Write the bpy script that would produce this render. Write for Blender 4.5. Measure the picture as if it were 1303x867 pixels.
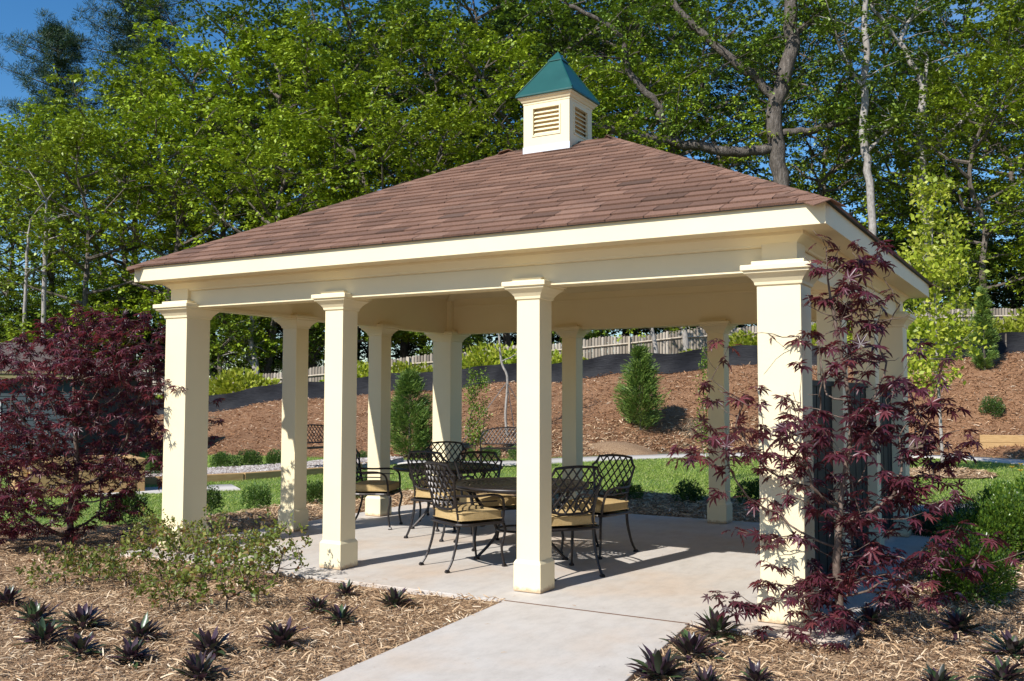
import bpy, bmesh, math, random
import numpy as np
from mathutils import Vector, Matrix, Quaternion
from mathutils.geometry import delaunay_2d_cdt

for o in list(bpy.data.objects): bpy.data.objects.remove(o)
scn = bpy.context.scene
COL = scn.collection
R = math.radians
PI = math.pi

# ------------------------------------------------------------------ camera
CAM = np.array([1.7095, -6.8194, 1.5534]); YAW, PITCH, ROLL, FPX = -.5228, .0568, .0018, 1221.84
_f = np.array([math.sin(YAW)*math.cos(PITCH), math.cos(YAW)*math.cos(PITCH), math.sin(PITCH)])
_r0 = np.array([math.cos(YAW), -math.sin(YAW), 0.]); _u0 = np.cross(_r0, _f)
_r = math.cos(ROLL)*_r0 + math.sin(ROLL)*_u0; _u = -math.sin(ROLL)*_r0 + math.cos(ROLL)*_u0
cam = bpy.data.cameras.new('camera'); co = bpy.data.objects.new('camera', cam); COL.objects.link(co)
cam.sensor_width = 36; cam.lens = 36*FPX/1303; cam.clip_start = .05; cam.clip_end = 3000
co.matrix_world = Matrix(((_r[0], _u[0], -_f[0], CAM[0]), (_r[1], _u[1], -_f[1], CAM[1]), (_r[2], _u[2], -_f[2], CAM[2]), (0, 0, 0, 1)))
scn.camera = co
# ------------------------------------------------------------------ sky, sun, exposure
SUN_AZ, SUN_EL = R(11.4), R(41)          # the way the shadows run (from +y towards +x), and the height of the sun
w = bpy.data.worlds.new('World'); scn.world = w; w.use_nodes = True
nt = w.node_tree; bg = nt.nodes['Background']
sky = nt.nodes.new('ShaderNodeTexSky'); sky.sky_type = 'NISHITA'; sky.sun_disc = False
sky.sun_elevation = SUN_EL; sky.sun_rotation = PI + SUN_AZ
sky.air_density = 1.0; sky.dust_density = 0.15; sky.ozone_density = 3.0; sky.altitude = 300
tc = nt.nodes.new('ShaderNodeTexCoord'); mp = nt.nodes.new('ShaderNodeMapping'); mp.inputs['Scale'].default_value = (1.2, 3.0, 5.0)
nz = nt.nodes.new('ShaderNodeTexNoise'); nz.inputs['Scale'].default_value = 1.6; nz.inputs['Detail'].default_value = 7
rp = nt.nodes.new('ShaderNodeValToRGB'); rp.color_ramp.elements[0].position = .60; rp.color_ramp.elements[1].position = .85
rp.color_ramp.elements[1].color = (.45, .45, .45, 1)
mx = nt.nodes.new('ShaderNodeMix'); mx.data_type = 'RGBA'; mx.inputs[7].default_value = (6.5, 7.0, 7.8, 1)
nt.links.new(tc.outputs['Generated'], mp.inputs['Vector']); nt.links.new(mp.outputs[0], nz.inputs['Vector'])
nt.links.new(nz.outputs[0], rp.inputs[0]); nt.links.new(rp.outputs[0], mx.inputs[0]); nt.links.new(sky.outputs[0], mx.inputs[6])
hsv = nt.nodes.new('ShaderNodeHueSaturation'); hsv.inputs['Saturation'].default_value = 1.3; nt.links.new(mx.outputs[2], hsv.inputs['Color']); nt.links.new(hsv.outputs[0], bg.inputs['Color']); bg.inputs['Strength'].default_value = .09
sl = bpy.data.lights.new('sun', 'SUN'); sl.energy = 4.1; sl.angle = R(.55); sl.color = (1, .98, .94)
so = bpy.data.objects.new('sun', sl); COL.objects.link(so)
sd = Vector((math.sin(SUN_AZ)*math.cos(SUN_EL), math.cos(SUN_AZ)*math.cos(SUN_EL), -math.sin(SUN_EL)))
so.rotation_euler = sd.to_track_quat('-Z', 'Y').to_euler(); so.location = (0, -20, 25)
vs = scn.view_settings; vs.view_transform = 'Standard'; vs.look = 'None'; vs.exposure = .66; vs.gamma = 1; vs.use_curve_mapping = False
scn.cycles.max_bounces = 9; scn.cycles.diffuse_bounces = 6; scn.cycles.transmission_bounces = 4; scn.cycles.transparent_max_bounces = 4

# ------------------------------------------------------------------ terrain: heights by bearing and distance
def interp(x, pts): return np.interp(x, [p[0] for p in pts], [p[1] for p in pts])
FOOT = [(-900, 33), (0, 32), (110, 31), (200, 27), (350, 25.7), (500, 25), (640, 25), (760, 26), (880, 27.5), (1000, 27.8), (1150, 27.3), (1303, 25), (2000, 23)]
TOPD = [(-900, 46), (0, 43), (265, 40), (325, 39), (410, 37), (500, 36), (640, 34.5), (800, 33.5), (960, 32.2), (1100, 31.5), (1290, 31), (2000, 30)]
TOPZ = [(-900, .5), (0, .6), (265, .76), (325, 1.2), (410, 1.42), (500, 1.65), (640, 1.95), (700, 2.02), (750, 2.16), (800, 2.32), (880, 2.46), (960, 2.52), (1100, 2.65), (1290, 2.9), (2000, 3.2)]
FENZ = [(-900, .4), (300, .5), (600, 1.8), (860, 2.75), (1250, 3.9), (2000, 4.6)]
def pxd(x, y):
    dx = np.asarray(x, float)-CAM[0]; dy = np.asarray(y, float)-CAM[1]
    d = -math.sin(-YAW)*dx+math.cos(YAW)*dy; l = math.cos(YAW)*dx+math.sin(-YAW)*dy
    dd = np.maximum(d, 2.); return np.clip(651.5+FPX*l/dd, -900, 2000), d
def hgt(x, y):
    px, d = pxd(x, y)
    f, t, zt, zf = interp(px, FOOT), interp(px, TOPD), interp(px, TOPZ), interp(px, FENZ)
    s = np.clip((d-f)/(t-f), 0, 1); s = s*(.55+.45*s*(3-2*s)/1.0)
    z = -.10+(zt+.10)*s
    q = np.clip((d-t-1)/(46-t), 0, 1); z = z+(zf-zt)*q*q*(3-2*q)
    z = z+np.where(s > 0, .05*np.sin(x*1.3+y*.7)*np.minimum(1, s*6), 0)
    return z
def hz(x, y): return float(hgt(x, y))
def ray(px, py): return _f+_r*(px-651.5)/FPX-_u*(py-433.5)/FPX
def un(px, py, z=0.):
    d = ray(px, py); t = (z-CAM[2])/d[2]; return CAM+d*t
def hit(px, py, off=0.):
    d = ray(px, py); t = 4.
    while t < 120:
        P = CAM+d*t
        if P[2] < hz(P[0], P[1])+off: break
        t += .03
    return np.array([P[0], P[1], hz(P[0], P[1])])
def atd(px, dep):            # plan position at an image column and a distance along the view
    l = (px-651.5)/FPX*dep
    return CAM[0]+math.sin(YAW)*dep+math.cos(YAW)*l, CAM[1]+math.cos(YAW)*dep-math.sin(YAW)*l
def atp(px, py, dep):        # point at a pixel and a distance
    return CAM+ray(px, py)*dep

# ------------------------------------------------------------------ materials
MATS = {}
def _new(name):
    m = bpy.data.materials.new(name); m.use_nodes = True; n = m.node_tree; MATS[name] = m
    return m, n, n.nodes['Principled BSDF']
def ramp(n, fac, stops):
    r = n.nodes.new('ShaderNodeValToRGB'); e = r.color_ramp.elements
    while len(e) < len(stops): e.new(.5)
    for i, (p, c) in enumerate(stops): e[i].position = p; e[i].color = (*c, 1)
    n.links.new(fac, r.inputs[0]); return r.outputs[0]
def noise(n, scale, detail=5, coord='Object', stretch=None, rough=.55):
    t = n.nodes.new('ShaderNodeTexCoord'); q = n.nodes.new('ShaderNodeTexNoise'); q.inputs['Scale'].default_value = scale
    q.inputs['Detail'].default_value = detail; q.inputs['Roughness'].default_value = rough
    if stretch:
        p = n.nodes.new('ShaderNodeMapping'); p.inputs['Scale'].default_value = stretch
        n.links.new(t.outputs[coord], p.inputs[0]); n.links.new(p.outputs[0], q.inputs['Vector'])
    else: n.links.new(t.outputs[coord], q.inputs['Vector'])
    return q.outputs[0]
def mixc(n, fac, a, b, mode='MIX'):
    m = n.nodes.new('ShaderNodeMix'); m.data_type = 'RGBA'; m.blend_type = mode
    for s, v in ((0, fac), (6, a), (7, b)):
        if hasattr(v, 'links') or hasattr(v, 'is_linked'): n.links.new(v, m.inputs[s])
        else: m.inputs[s].default_value = v if s == 0 else (*v, 1)
    return m.outputs[2]
def bump(n, b, h, strength, dist):
    q = n.nodes.new('ShaderNodeBump'); q.inputs['Strength'].default_value = strength; q.inputs['Distance'].default_value = dist
    n.links.new(h, q.inputs['Height']); n.links.new(q.outputs[0], b.inputs['Normal'])
def surf(name, stops, scale=4, rough=.7, detail=6, bumpy=0, bscale=None, bdist=.01, spec=.3, metal=0, stretch=None, coord='Object', stain=None, fine=False):
    m, n, b = _new(name)
    c = ramp(n, noise(n, scale, detail, coord, stretch), stops)
    if stain:
        s, colr, lo, hi = stain
        k = ramp(n, noise(n, s, 5, coord, (1, 1, 1)), [(lo, (0, 0, 0)), (hi, (1, 1, 1))]); c = mixc(n, k, c, colr)
    if fine:
        c = mixc(n, 1., c, ramp(n, noise(n, 9, 9, coord, (1, .45, 1), .7), [(.30, (.86, .85, .84)), (.55, (1, 1, 1)), (.75, (1.05, 1.04, 1.03))]), 'MULTIPLY')
        c = mixc(n, 1., c, ramp(n, noise(n, 70, 4, coord), [(.28, (.88, .87, .86)), (.42, (1, 1, 1))]), 'MULTIPLY')
    n.links.new(c, b.inputs['Base Color']); b.inputs['Roughness'].default_value = rough
    b.inputs['Specular IOR Level'].default_value = spec; b.inputs['Metallic'].default_value = metal
    if bumpy: bump(n, b, noise(n, bscale or scale*6, 5, coord, stretch), bumpy, bdist)
    return m
def leafmat(name, stops, trans=.35, tcol=(.14, .24, .02), rough=.45, spec=.35, vary=.25):
    m, n, b = _new(name)
    g = n.nodes.new('ShaderNodeNewGeometry'); oi = n.nodes.new('ShaderNodeObjectInfo')
    ad = n.nodes.new('ShaderNodeMath'); ad.operation = 'ADD'; fr = n.nodes.new('ShaderNodeMath'); fr.operation = 'FRACT'
    n.links.new(g.outputs['Random Per Island'], ad.inputs[0]); n.links.new(oi.outputs['Random'], ad.inputs[1]); n.links.new(ad.outputs[0], fr.inputs[0])
    c = ramp(n, fr.outputs[0], stops)
    hs = n.nodes.new('ShaderNodeHueSaturation'); mr = n.nodes.new('ShaderNodeMapRange')
    mr.inputs[3].default_value = 1-vary; mr.inputs[4].default_value = 1+vary
    n.links.new(oi.outputs['Random'], mr.inputs[0]); n.links.new(mr.outputs[0], hs.inputs['Value']); n.links.new(c, hs.inputs['Color'])
    n.links.new(hs.outputs[0], b.inputs['Base Color']); b.inputs['Roughness'].default_value = rough; b.inputs['Specular IOR Level'].default_value = spec
    t = n.nodes.new('ShaderNodeBsdfTranslucent'); tm = mixc(n, .5, hs.outputs[0], tcol); n.links.new(tm, t.inputs[0])
    x = n.nodes.new('ShaderNodeMixShader'); x.inputs[0].default_value = trans
    n.links.new(b.outputs[0], x.inputs[1]); n.links.new(t.outputs[0], x.inputs[2]); n.links.new(x.outputs[0], n.nodes['Material Output'].inputs[0])
    return m
surf('cream', [(.3, (.78, .665, .425)), (.7, (.81, .695, .455))], 2.2, .55, bumpy=.06, bscale=60, bdist=.004, stain=(1.1, (.75, .625, .38), .55, .9))
def basemat():
    m, n, b = _new('cream_base'); t = n.nodes.new('ShaderNodeTexCoord'); sp = n.nodes.new('ShaderNodeSeparateXYZ'); n.links.new(t.outputs['Object'], sp.inputs[0])
    ml = n.nodes.new('ShaderNodeMath'); ml.operation = 'MULTIPLY_ADD'; ml.inputs[1].default_value = -9; ml.inputs[2].default_value = .62; n.links.new(sp.outputs['Z'], ml.inputs[0])
    ad = n.nodes.new('ShaderNodeMath'); ad.operation = 'ADD'; n.links.new(ml.outputs[0], ad.inputs[0]); n.links.new(noise(n, 26, 6, rough=.7), ad.inputs[1])
    k = ramp(n, ad.outputs[0], [(.72, (0, 0, 0)), (1.0, (.75, .75, .75))]); c = mixc(n, k, (.79, .68, .44), (.40, .25, .14)); n.links.new(c, b.inputs['Base Color']); b.inputs['Roughness'].default_value = .6
basemat()
surf('flashing', [(.3, (.62, .63, .64)), (.7, (.7, .7, .7))], 9, .4, metal=.3)
surf('green_metal', [(.3, (.007, .062, .055)), (.7, (.010, .078, .068))], 3, .42, spec=.4, stain=(5, (.016, .09, .08), .55, .85))
surf('concrete', [(.25, (.49, .435, .375)), (.5, (.53, .48, .425)), (.75, (.55, .505, .455))], 1.6, .8, 8, bumpy=.15, bscale=90, bdist=.003, stain=(.75, (.53, .405, .295), .48, .74), fine=True)
surf('walk_concrete', [(.25, (.47, .425, .37)), (.75, (.55, .505, .455))], 1.2, .85, 7, bumpy=.15, bscale=60, bdist=.003)
surf('joint_fill', [(.3, (.10, .05, .028)), (.7, (.2, .11, .06))], 40, .95)
surf('iron', [(.3, (.020, .016, .015)), (.7, (.034, .027, .024))], 14, .38, spec=.5, metal=.35)
surf('cushion', [(.3, (.42, .29, .125)), (.7, (.52, .37, .175))], 45, .9, bumpy=.4, bscale=240, bdist=.002, stain=(4, (.36, .24, .10), .5, .8))
surf('panel_dark', [(.3, (.006, .009, .010)), (.7, (.010, .014, .014))], 12, .6, spec=.2)
surf('timber', [(.25, (.36, .21, .085)), (.75, (.50, .32, .145))], 5, .8, 8, bumpy=.3, bscale=20, bdist=.01, stretch=(1, 6, 6))
surf('mulch', [(.28, (.10, .055, .03)), (.45, (.27, .165, .09)), (.6, (.41, .265, .15)), (.8, (.54, .39, .25))], 38, .95, 8, bumpy=1, bscale=60, bdist=.03, stain=(1.5, (.16, .085, .045), .5, .9))
surf('slope_mulch', [(.25, (.13, .062, .03)), (.45, (.26, .132, .066)), (.62, (.33, .18, .095)), (.86, (.48, .33, .20))], 22, .95, 9, bumpy=1, bscale=30, bdist=.06, stain=(.55, (.20, .10, .05), .45, .75))
surf('soil', [(.3, (.05, .03, .017)), (.7, (.12, .075, .04))], 3, .95, 8, bumpy=.6, bscale=12, bdist=.05)
surf('litter', [(.3, (.08, .055, .032)), (.55, (.15, .105, .065)), (.8, (.10, .10, .05))], 3, .95, 8, bumpy=.8, bscale=14, bdist=.08)
surf('lawn', [(.3, (.09, .15, .03)), (.6, (.15, .23, .05)), (.85, (.22, .28, .085))], 2.4, .9, 9, bumpy=.6, bscale=50, bdist=.02)
surf('gravel', [(.3, (.20, .16, .135)), (.55, (.36, .31, .27)), (.8, (.55, .50, .46))], 30, .9, 6, bumpy=.8, bscale=34, bdist=.03)
surf('silt_fabric', [(.3, (.008, .008, .010)), (.7, (.018, .018, .021))], 3, .6, spec=.15, stretch=(1, 1, 8), bumpy=.4, bscale=5, bdist=.04)
surf('fence_wood', [(.25, (.30, .235, .165)), (.5, (.43, .355, .265)), (.8, (.56, .48, .37))], 2.2, .85, 7, stretch=(5, 5, .4), bumpy=.2)
surf('bark', [(.25, (.055, .042, .033)), (.5, (.13, .105, .082)), (.8, (.23, .195, .16))], 4, .95, 8, stretch=(3, 3, .7), bumpy=.8, bscale=9, bdist=.06)
surf('pale_bark', [(.25, (.16, .14, .12)), (.5, (.32, .285, .25)), (.8, (.47, .43, .39))], 5, .9, 8, stretch=(3, 3, 1.2), bumpy=.5, bscale=12, bdist=.03)
surf('old_bark', [(.25, (.05, .04, .032)), (.5, (.12, .10, .082)), (.8, (.24, .205, .175))], 3, .95, 9, stretch=(2.5, 2.5, .6), bumpy=1, bscale=7, bdist=.12)
surf('maple_bark', [(.25, (.05, .032, .025)), (.5, (.13, .088, .066)), (.8, (.27, .21, .17))], 22, .85, 7, bumpy=.5, bscale=60, bdist=.006)
surf('siding', [(.3, (.022, .034, .04)), (.7, (.03, .044, .05))], 3, .7)
surf('white_trim', [(.3, (.72, .72, .70)), (.7, (.8, .8, .78))], 3, .5)
surf('olive_trim', [(.3, (.16, .13, .055)), (.7, (.2, .165, .07))], 3, .6)
surf('grey_roof', [(.3, (.075, .055, .045)), (.7, (.125, .095, .08))], 12, .9, 7)
surf('glass', [(.3, (.02, .03, .04)), (.7, (.03, .04, .05))], 2, .08, spec=.8)
surf('wire', [(.3, (.05, .05, .05)), (.7, (.08, .08, .08))], 4, .5)
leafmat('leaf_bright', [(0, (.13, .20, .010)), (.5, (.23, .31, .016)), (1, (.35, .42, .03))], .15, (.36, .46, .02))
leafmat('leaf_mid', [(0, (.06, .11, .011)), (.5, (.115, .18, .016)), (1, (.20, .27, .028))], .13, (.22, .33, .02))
leafmat('leaf_shaded', [(0, (.018, .04, .010)), (.5, (.035, .07, .014)), (1, (.065, .105, .02))], .15, (.11, .19, .02))  # dark green with the wood's inner shade put into the leaf colour
leafmat('leaf_pine', [(0, (.012, .032, .012)), (.5, (.026, .056, .018)), (1, (.05, .085, .03))], .12, (.05, .1, .02), .55)
leafmat('leaf_lime', [(0, (.20, .26, .015)), (.5, (.32, .37, .03)), (1, (.46, .46, .08))], .35, (.55, .56, .04))
leafmat('leaf_red', [(0, (.034, .010, .015)), (.45, (.078, .019, .029)), (.85, (.128, .031, .047)), (1, (.19, .05, .048))], .3, (.40, .05, .06), .36, .5, .12)
leafmat('leaf_rose', [(0, (.07, .11, .018)), (.45, (.14, .18, .03)), (.75, (.23, .24, .05)), (1, (.24, .08, .045))], .3, (.30, .30, .03))
leafmat('leaf_box', [(0, (.035, .085, .012)), (.5, (.085, .16, .02)), (1, (.18, .26, .03))], .28, (.2, .3, .02), .3, .5)
leafmat('leaf_shrub', [(0, (.035, .08, .016)), (.5, (.075, .14, .026)), (1, (.14, .21, .042))], .25, (.1, .2, .02), .4, .4)
leafmat('leaf_conifer', [(0, (.05, .10, .018)), (.5, (.105, .17, .03)), (1, (.20, .27, .05))], .15, (.12, .2, .02), .5)
leafmat('leaf_bugle', [(0, (.030, .018, .022)), (.35, (.055, .028, .042)), (.6, (.046, .04, .032)), (.78, (.045, .07, .032)), (1, (.075, .125, .045))], .15, (.16, .06, .09), .34, .5, .4)
leafmat('grass_blade', [(0, (.15, .22, .03)), (.55, (.27, .36, .055)), (.85, (.38, .44, .11)), (1, (.52, .48, .25))], .35, (.26, .38, .05), .5, .3, .1)
leafmat('dark_grass', [(0, (.012, .035, .010)), (.6, (.026, .065, .018)), (1, (.05, .10, .025))], .15, (.05, .12, .02), .4)
leafmat('flower', [(0, (.75, .42, .02)), (1, (.85, .6, .04))], .2, (.9, .6, .05))
def chipmat(name, stops):
    m, n, b = _new(name); g = n.nodes.new('ShaderNodeNewGeometry')
    n.links.new(ramp(n, g.outputs['Random Per Island'], stops), b.inputs['Base Color']); b.inputs['Roughness'].default_value = .9
    b.inputs['Specular IOR Level'].default_value = .2
chipmat('chips', [(0, (.15, .082, .042)), (.25, (.33, .20, .108)), (.6, (.52, .35, .20)), (.9, (.64, .47, .295)), (1, (.76, .62, .45))])
chipmat('slope_chips', [(0, (.19, .09, .042)), (.5, (.33, .165, .08)), (.86, (.44, .25, .13)), (1, (.70, .56, .40))])
chipmat('pebbles', [(0, (.18, .14, .12)), (.5, (.36, .30, .26)), (1, (.62, .57, .52))])
chipmat('planks', [(0, (.16, .13, .10)), (.5, (.26, .215, .165)), (1, (.40, .34, .27))])
def shinglemat():
    m, n, b = _new('shingle'); oi = n.nodes.new('ShaderNodeObjectInfo'); g = n.nodes.new('ShaderNodeNewGeometry')
    a = n.nodes.new('ShaderNodeMath'); a.operation = 'ADD'; f = n.nodes.new('ShaderNodeMath'); f.operation = 'FRACT'
    n.links.new(oi.outputs['Random'], a.inputs[0]); n.links.new(g.outputs['Random Per Island'], a.inputs[1]); n.links.new(a.outputs[0], f.inputs[0])
    c = ramp(n, f.outputs[0], [(0, (.115, .070, .051)), (.14, (.168, .097, .069)), (.4, (.20, .114, .080)), (.75, (.236, .136, .096)), (.92, (.262, .156, .112)), (1, (.118, .076, .058))])
    gr = ramp(n, noise(n, 140, 3), [(.3, (.55, .55, .55)), (.7, (1.25, 1.2, 1.15))])
    c = mixc(n, 1., c, gr, 'MULTIPLY')
    st = ramp(n, noise(n, 2.3, 4), [(.56, (0, 0, 0)), (.72, (.45, .45, .45))]); c = mixc(n, st, c, (.085, .052, .042))
    n.links.new(c, b.inputs['Base Color']); b.inputs['Roughness'].default_value = .92; b.inputs['Specular IOR Level'].default_value = .2
    bump(n, b, noise(n, 260, 2), .5, .004)
shinglemat()

# ------------------------------------------------------------------ mesh helpers
def mesh_np(name, V, F):
    V = np.ascontiguousarray(V, np.float32); F = np.ascontiguousarray(F, np.int32); n, k = F.shape
    me = bpy.data.meshes.new(name); me.vertices.add(len(V)); me.vertices.foreach_set('co', V.ravel())
    me.loops.add(n*k); me.loops.foreach_set('vertex_index', F.ravel())
    me.polygons.add(n); me.polygons.foreach_set('loop_start', np.arange(n, dtype=np.int32)*k)
    me.update(calc_edges=True); return me
def obj(name, me, mat, parent=None, loc=(0, 0, 0), rot=None, smooth=False):
    if isinstance(me, MB): me = me.mesh(name)
    o = bpy.data.objects.new(name, me); COL.objects.link(o)
    if mat and not me.materials: me.materials.append(MATS[mat])
    if smooth: me.polygons.foreach_set('use_smooth', np.ones(len(me.polygons), bool))
    o.location = loc
    if rot is not None: o.rotation_euler = rot
    if parent: o.parent = parent
    return o
def tag(o, label=None, cat=None, group=None, kind=None):
    for k, v in (('label', label), ('category', cat), ('group', group), ('kind', kind)):
        if v: o[k] = v
    return o
def thing(name, label, cat, loc=(0, 0, 0), rz=0, group=None):
    o = bpy.data.objects.new(name, None); COL.objects.link(o); o.location = loc; o.rotation_euler = (0, 0, rz); o.empty_display_size = .1
    return tag(o, label, cat, group)
def copy_tree(o, parent=None):
    c = o.copy(); COL.objects.link(c); c.parent = parent
    for ch in list(o.children): copy_tree(ch, c)
    return c
class MB:
    def __init__(s): s.v = []; s.f = []
    def add(s, V, F):
        b = len(s.v); s.v += [tuple(map(float, p)) for p in V]; s.f += [tuple(int(i)+b for i in q) for q in F]; return s
    def box(s, x0, x1, y0, y1, z0, z1):
        return s.add([(x0, y0, z0), (x1, y0, z0), (x1, y1, z0), (x0, y1, z0), (x0, y0, z1), (x1, y0, z1), (x1, y1, z1), (x0, y1, z1)],
                     [(0, 3, 2, 1), (4, 5, 6, 7), (0, 1, 5, 4), (1, 2, 6, 5), (2, 3, 7, 6), (3, 0, 4, 7)])
    def frus(s, prof, cx=0, cy=0, cap=True):         # square sections (half size, z) stacked
        V = []; F = []
        for h, z in prof: V += [(cx-h, cy-h, z), (cx+h, cy-h, z), (cx+h, cy+h, z), (cx-h, cy+h, z)]
        for i in range(len(prof)-1):
            for k in range(4): a = i*4+k; b = i*4+(k+1) % 4; F.append((a, b, b+4, a+4))
        if cap: F += [(3, 2, 1, 0), tuple(len(V)-4+k for k in range(4))]
        return s.add(V, F)
    def tube(s, P, rad, n=8, cap=True, flat=1.):
        P = np.array(P, float); N = len(P); rad = np.broadcast_to(np.array(rad, float), (N,))
        T = np.gradient(P, axis=0) if N > 2 else np.repeat((P[1]-P[0])[None], N, 0)
        T /= np.linalg.norm(T, axis=1)[:, None]+1e-9
        a = np.array([0, 0, 1.]) if abs(T[0][2]) < .9 else np.array([1., 0, 0]); x = np.cross(a, T[0]); x /= np.linalg.norm(x)
        V = []; F = []
        for i in range(N):
            x = x-T[i]*(x@T[i]); x /= np.linalg.norm(x)+1e-9; y = np.cross(T[i], x)
            for k in range(n):
                t = 2*PI*k/n; V.append(P[i]+rad[i]*(math.cos(t)*x+flat*math.sin(t)*y))
        for i in range(N-1):
            for k in range(n): F.append((i*n+k, i*n+(k+1) % n, (i+1)*n+(k+1) % n, (i+1)*n+k))
        if cap: F += [tuple(range(n))[::-1], tuple((N-1)*n+k for k in range(n))]
        return s.add(V, F)
    def mesh(s, name):
        me = bpy.data.meshes.new(name); me.from_pydata(s.v, [], s.f); me.update(); return me
def bevel(o, wdt=.006, seg=2, ang=R(40)):
    m = o.modifiers.new('bevel', 'BEVEL'); m.width = wdt; m.segments = seg; m.limit_method = 'ANGLE'; m.angle_limit = ang; return o
def spline(P, n):
    P = np.array(P, float); k = len(P); t = np.linspace(0, k-1, n); out = []
    for q in t:
        i = min(int(q), k-2); u = q-i; p0 = P[max(i-1, 0)]; p1 = P[i]; p2 = P[i+1]; p3 = P[min(i+2, k-1)]
        out.append(.5*((2*p1)+(-p0+p2)*u+(2*p0-5*p1+4*p2-p3)*u*u+(-p0+3*p1-3*p2+p3)*u**3))
    return np.array(out)
def inpoly(x, y, poly):
    poly = np.array(poly); x = np.asarray(x); y = np.asarray(y); c = np.zeros(x.shape, bool); j = len(poly)-1
    for i in range(len(poly)):
        xi, yi = poly[i][:2]; xj, yj = poly[j][:2]
        with np.errstate(divide='ignore', invalid='ignore'):
            c ^= ((yi > y) != (yj > y)) & (x < (xj-xi)*(y-yi)/(yj-yi+1e-12)+xi)
        j = i
    return c
def frames(fwd, nrm):
    f = fwd/(np.linalg.norm(fwd, axis=1)[:, None]+1e-9); s = np.cross(f, nrm); s /= np.linalg.norm(s, axis=1)[:, None]+1e-9
    u = np.cross(s, f); return np.stack([s, f, u], 2)
def scatter(TV, TF, pos, rot, scl):
    TV = np.array(TV, float); TF = np.array(TF, int); n = len(pos)
    V = np.einsum('nij,mj->nmi', rot, TV)*np.asarray(scl)[:, None, None]+pos[:, None, :]
    F = TF[None]+(np.arange(n)*len(TV))[:, None, None]
    return V.reshape(-1, 3), F.reshape(-1, TF.shape[1])
def rvec(rng, n): v = rng.normal(size=(n, 3)); return v/np.linalg.norm(v, axis=1)[:, None]
# leaf templates: +y is the leaf's length, +z its upper face
LEAF4 = (np.array([(0, 0, 0), (.34, .45, .03), (0, 1, -.06), (-.34, .45, .03)]), np.array([(0, 1, 2, 3)]))
OVAL = (np.array([(0, 0, 0), (.26, .28, .05), (.24, .68, .04), (0, 1, -.06), (-.24, .68, .04), (-.26, .28, .05)]), np.array([(0, 1, 2, 3), (0, 3, 4, 5)]))
BLADE = (np.array([(-.03, 0, 0), (.03, 0, 0), (.012, 1, 0), (-.012, 1, 0)]), np.array([(0, 1, 2, 3)]))
NEEDLE = (np.array([(-.07, 0, 0), (.07, 0, 0), (.05, 1, 0), (-.05, 1, 0)]), np.array([(0, 1, 2, 3)]))
def palmate():
    ang = [-128, -88, -44, 0, 44, 88, 128]; ln = [.42, .72, .92, 1., .92, .72, .42]
    V = [(0, 0, 0)]; F = []
    for i, (a, l) in enumerate(zip(ang, ln)):
        for da, rr in ((-20, .30), (-9.5, .60*l), (0, l), (9.5, .60*l), (20, .30)):
            t = R(a+da); V.append((rr*math.sin(t), rr*math.cos(t), -.30*rr*rr+(.05 if da in (-9.5, 9.5) else 0)))
        b = 1+i*5; F += [(0, b, b+1, b+2), (0, b+2, b+3, b+4)]
    return np.array(V, float), np.array(F)
PALM = palmate()

# ------------------------------------------------------------------ ground, lawn, slope
def polar_grid(cols, deps, off, keep=None):
    V = []; F = []
    for d in deps:
        for c in cols: x, y = atd(c, d); V.append((x, y, hz(x, y)+off))
    nc = len(cols)
    for i in range(len(deps)-1):
        for j in range(nc-1): F.append((i*nc+j, i*nc+j+1, (i+1)*nc+j+1, (i+1)*nc+j))
    return np.array(V), np.array(F)
# base sheet to the horizon
ax = np.concatenate([np.linspace(-900, -60, 14), np.linspace(-52, 52, 66), np.linspace(60, 900, 14)])
X, Y = np.meshgrid(ax-8, ax+18); Z = hgt(X.ravel(), Y.ravel())-.07
n1 = len(ax); I = np.arange(n1*n1).reshape(n1, n1)
tag(obj('ground', mesh_np('ground', np.stack([X.ravel(), Y.ravel(), Z], 1), np.stack([I[:-1, :-1], I[:-1, 1:], I[1:, 1:], I[1:, :-1]], -1).reshape(-1, 4)), 'litter'), kind='structure')
def strip(name, cols, near, far, rows, off, mat, bumps=0.):
    V = []; rng = np.random.default_rng(5)
    for i in range(rows+1):
        s = i/rows
        for c in cols:
            d = near(c)+(far(c)-near(c))*s; x, y = atd(c, d); V.append((x, y, hz(x, y)+off+bumps*rng.normal()*(0 < i < rows)))
    nc = len(cols); F = [(i*nc+j, i*nc+j+1, (i+1)*nc+j+1, (i+1)*nc+j) for i in range(rows) for j in range(nc-1)]
    return tag(obj(name, mesh_np(name, np.array(V), np.array(F)), mat, smooth=True), kind='structure')
cols = np.linspace(-500, 1800, 150)
strip('lawn', cols, lambda c: 3.5, lambda c: interp(c, FOOT)+.05, 60, 0., 'lawn')
strip('mulch_slope', cols, lambda c: interp(c, FOOT)-.12, lambda c: interp(c, TOPD)+1.2, 34, .012, 'slope_mulch', .02)
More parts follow.
